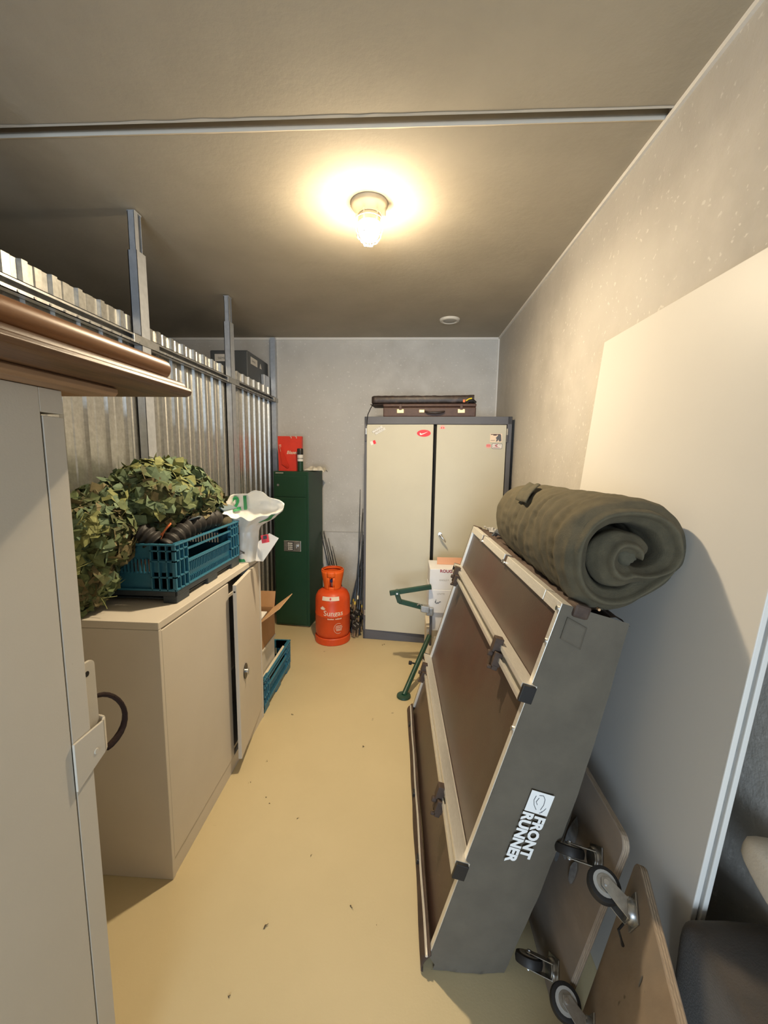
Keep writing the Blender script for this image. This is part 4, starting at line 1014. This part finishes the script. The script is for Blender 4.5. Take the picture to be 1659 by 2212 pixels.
# ------------------------------------------------------------------ dollies on edge
def caster(t,p,n,fwd,brake,sz=1.0):
    # p on the board face, n out of the face, fwd the swivel trail direction
    p,n=Vec(p),nrm(n); fwd=nrm(Vec(fwd)-n*Vec(fwd).dot(n)); sd=n.cross(fwd)
    c=Vec(p)+n*.062*sz+fwd*.026*sz
    cs=G().obox(p-fwd*.03*sz-sd*.03*sz,fwd*.06*sz,sd*.06*sz,n*.004).build('caster',M['zinc'],t,bevel=.001)
    G().lathe([(.026*sz,.004),(.026*sz,.012*sz),(.022*sz,.018*sz)],p,n,n=20).build('swivel_head',M['zinc'],cs,smooth=True)
    g=G()
    for s_ in (-1,1):
        o=sd*s_*.0165*sz
        g.prism([(-.024,.016),(.018,.016),(.040,.056),(.034,.072),(.018,.072),(-.010,.036)],p+o-sd*.0012,fwd*sz,n*sz,sd*.0024)
    g.obox(p-fwd*.024*sz-sd*.018*sz+n*.014*sz,fwd*.044*sz,sd*.036*sz,n*.003).build('fork',M['zinc'],cs,bevel=.0008)
    G().lathe([(.030*sz,-.012*sz),(.036*sz,-.010*sz),(.038*sz,0),(.036*sz,.010*sz),(.030*sz,.012*sz)],c,sd,n=32).build('wheel',M['rubber'],cs,smooth=True)
    G().lathe([(.027*sz,-.0125*sz),(.027*sz,.0125*sz)],c,sd,n=24).build('wheel_ring',M['smoke_in'],cs)
    G().lathe([(.019*sz,-.0135*sz),(.019*sz,.0135*sz)],c,sd,n=24).build('wheel_hub',M['zinc'],cs)
    G().cyl(c-sd*.021*sz,c+sd*.021*sz,.006*sz,10).build('axle',M['steel'],cs)
    if brake:
        G().tube([p+n*.02*sz-fwd*.026*sz+sd*.01,p+n*.03*sz-fwd*.04*sz+sd*.014,p+n*.02*sz-fwd*.05*sz+sd*.03,p+n*.012*sz-fwd*.052*sz+sd*.05],[.003,.003,.0025,.004],6).build('brake_lever',M['black'],cs,smooth=True)
def dolly(label,P,e1,e2,L,Hh,th,cast):
    # P upper corner, e1 along the top edge away from P, e2 down the board, board thickness behind
    e1,e2=nrm(e1),nrm(e2); n=e1.cross(e2).normalized()
    if n.x>0: n=-n
    t=thing('furniture_dolly',label,'dolly',Vec(P)+e2*Hh+e1*L/2)
    poly=rr(L,Hh,.035)
    G().prism(poly,Vec(P),e1,e2,-n*th).build('plywood_board',M['ply'],t,bevel=.002,smooth=True)
    # slightly proud edge band with ply layers
    for k in range(3):
        q=[( (a-L/2)*(1+.0012/L)+L/2,(b-Hh/2)*(1+.0012/Hh)+Hh/2) for a,b in poly]
        G().prism(q,Vec(P)-n*(.002+k*(th-.004)/3),e1,e2,-n*((th-.004)/3-.0016)).build('edge_ply',M['ply_edge'],t)
    for (a,b,fw,br,sz) in cast: caster(t,Vec(P)+e1*a+e2*b+n*.0005,n,e1*fw[0]+e2*fw[1],br,sz)
    return t,n
A_e2=nrm((-.245,0,-1))
tA,nA=dolly('plywood dolly on edge behind the leaning tent, farther of the two',(.605,1.008,.592),(0,1,0),A_e2,.62,.608,.02,
  [(.072,.135,(.8,.6),0,1.08),(.072,.535,(.8,.6),0,1.08),(.50,.10,(.8,.6),0,.85),(.50,.50,(.8,.6),0,.85)])
Pn=Vec((.600,1.005,.592))
for a,b,w,h in ((.20,.20,.05,.12),(.14,.26,.03,.07),(.235,.30,.02,.05)):
    g=G(); g.add([Pn+nrm((0,1,0))*(a+w*.5*math.cos(k*.63)*(1+.3*random.random()))+A_e2*(b+h*.5*math.sin(k*.63)*(1+.3*random.random()))+nA*.0012 for k in range(10)],[tuple(range(10))]); g.build('tape_residue',M['greyp'],tA,fixn=False)
B_e1=nrm((-.30,-.954,0)); B_h=Vec((-.954,.30,0)); B_e2=nrm(B_h*.17+Vec((0,0,-1)))
tB,nB=dolly('plywood dolly on edge in the bottom right corner, nearer of the two',(.622,.985,.575),B_e1,B_e2,.55,.583,.02,
  [(.078,.085,(-.85,-.35),1,1.08),(.085,.48,(-.85,-.35),0,1.08),(.47,.10,(.9,.1),0,1.0),(.47,.47,(.9,.1),0,1.0)])
PB=Vec((.622,.985,.575))
for a,b,w,h in ((.24,.28,.018,.14),(.27,.33,.022,.10),(.20,.12,.005,.03)):
    G().add([PB+B_e1*(a+w*.5*math.cos(k*.63)*(1+.4*random.random()))+B_e2*(b+h*.5*math.sin(k*.63)*(1+.3*random.random()))+nB*.0012 for k in range(10)],[tuple(range(10))]).build('worn_patch',M['rail'],tB,fixn=False)

# ------------------------------------------------------------------ cushions at the bottom right edge
def pillow(name,o,a,b,c,m,puff,label,cat):
    o,a,b,c=Vec(o),Vec(a),Vec(b),Vec(c); g=G()
    def fn(th,v):
        ph=math.pi*(v-.5)*.999; t_=2*math.pi*th; s=lambda q,e:math.copysign(abs(q)**e,q)
        x=s(math.cos(ph),puff)*s(math.cos(t_),puff); y=s(math.cos(ph),puff)*s(math.sin(t_),puff); z=s(math.sin(ph),puff)
        p=o+a*(x+1)/2+b*(y+1)/2+c*(z+1)/2; return p+Vec((1,1,1))*.004*n3(p,12)
    g.grid(fn,40,20,wrapu=True); ob=g.build(name,m,smooth=True,ang=180); return tag(ob,label,cat)
pillow('seat_cushion',(.640,.10,.003),(.205,0,0),(.0,.758,0),(.0,0,.590),M['cushion'],.16,'dark brown cushion standing on the floor in the bottom right corner','cushion')
pillow('cream_bolster',(.742,.15,.597),(.10,0,.0),(0,.725,.12),(0,-.02,.095),M['cream'],.5,'cream padded bolster poking in at the right edge above the brown cushion','bolster')

# ------------------------------------------------------------------ crumbs on the floor
g=G()
for x,y,r in ((-.45,1.19,.009),(-.16,1.27,.006),(-.21,2.10,.006),(-.63,1.72,.005),(-.60,1.69,.004),(-.45,1.62,.004),(-.07,1.22,.003),(-.50,1.0,.006),(-.74,1.80,.006),(-.71,1.95,.006),(-.17,3.36,.010),(-.68,2.35,.006),(-.35,1.45,.004)):
    for k in range(3):
        p=Vec((x+random.uniform(-1,1)*r,y+random.uniform(-1,1)*r,r*.25)); g.add([p+Vec((random.uniform(-1,1)*r,random.uniform(-1,1)*r,random.uniform(-.2,.5)*r)) for _ in range(3)]+[p+Vec((0,0,r*.4))],[(0,1,2),(0,1,3),(1,2,3),(0,2,3)])
o=g.build('floor_crumbs',M['dirt'],kind='stuff'); tag(o,'scattered dirt crumbs and leaf bits on the beige floor','debris')
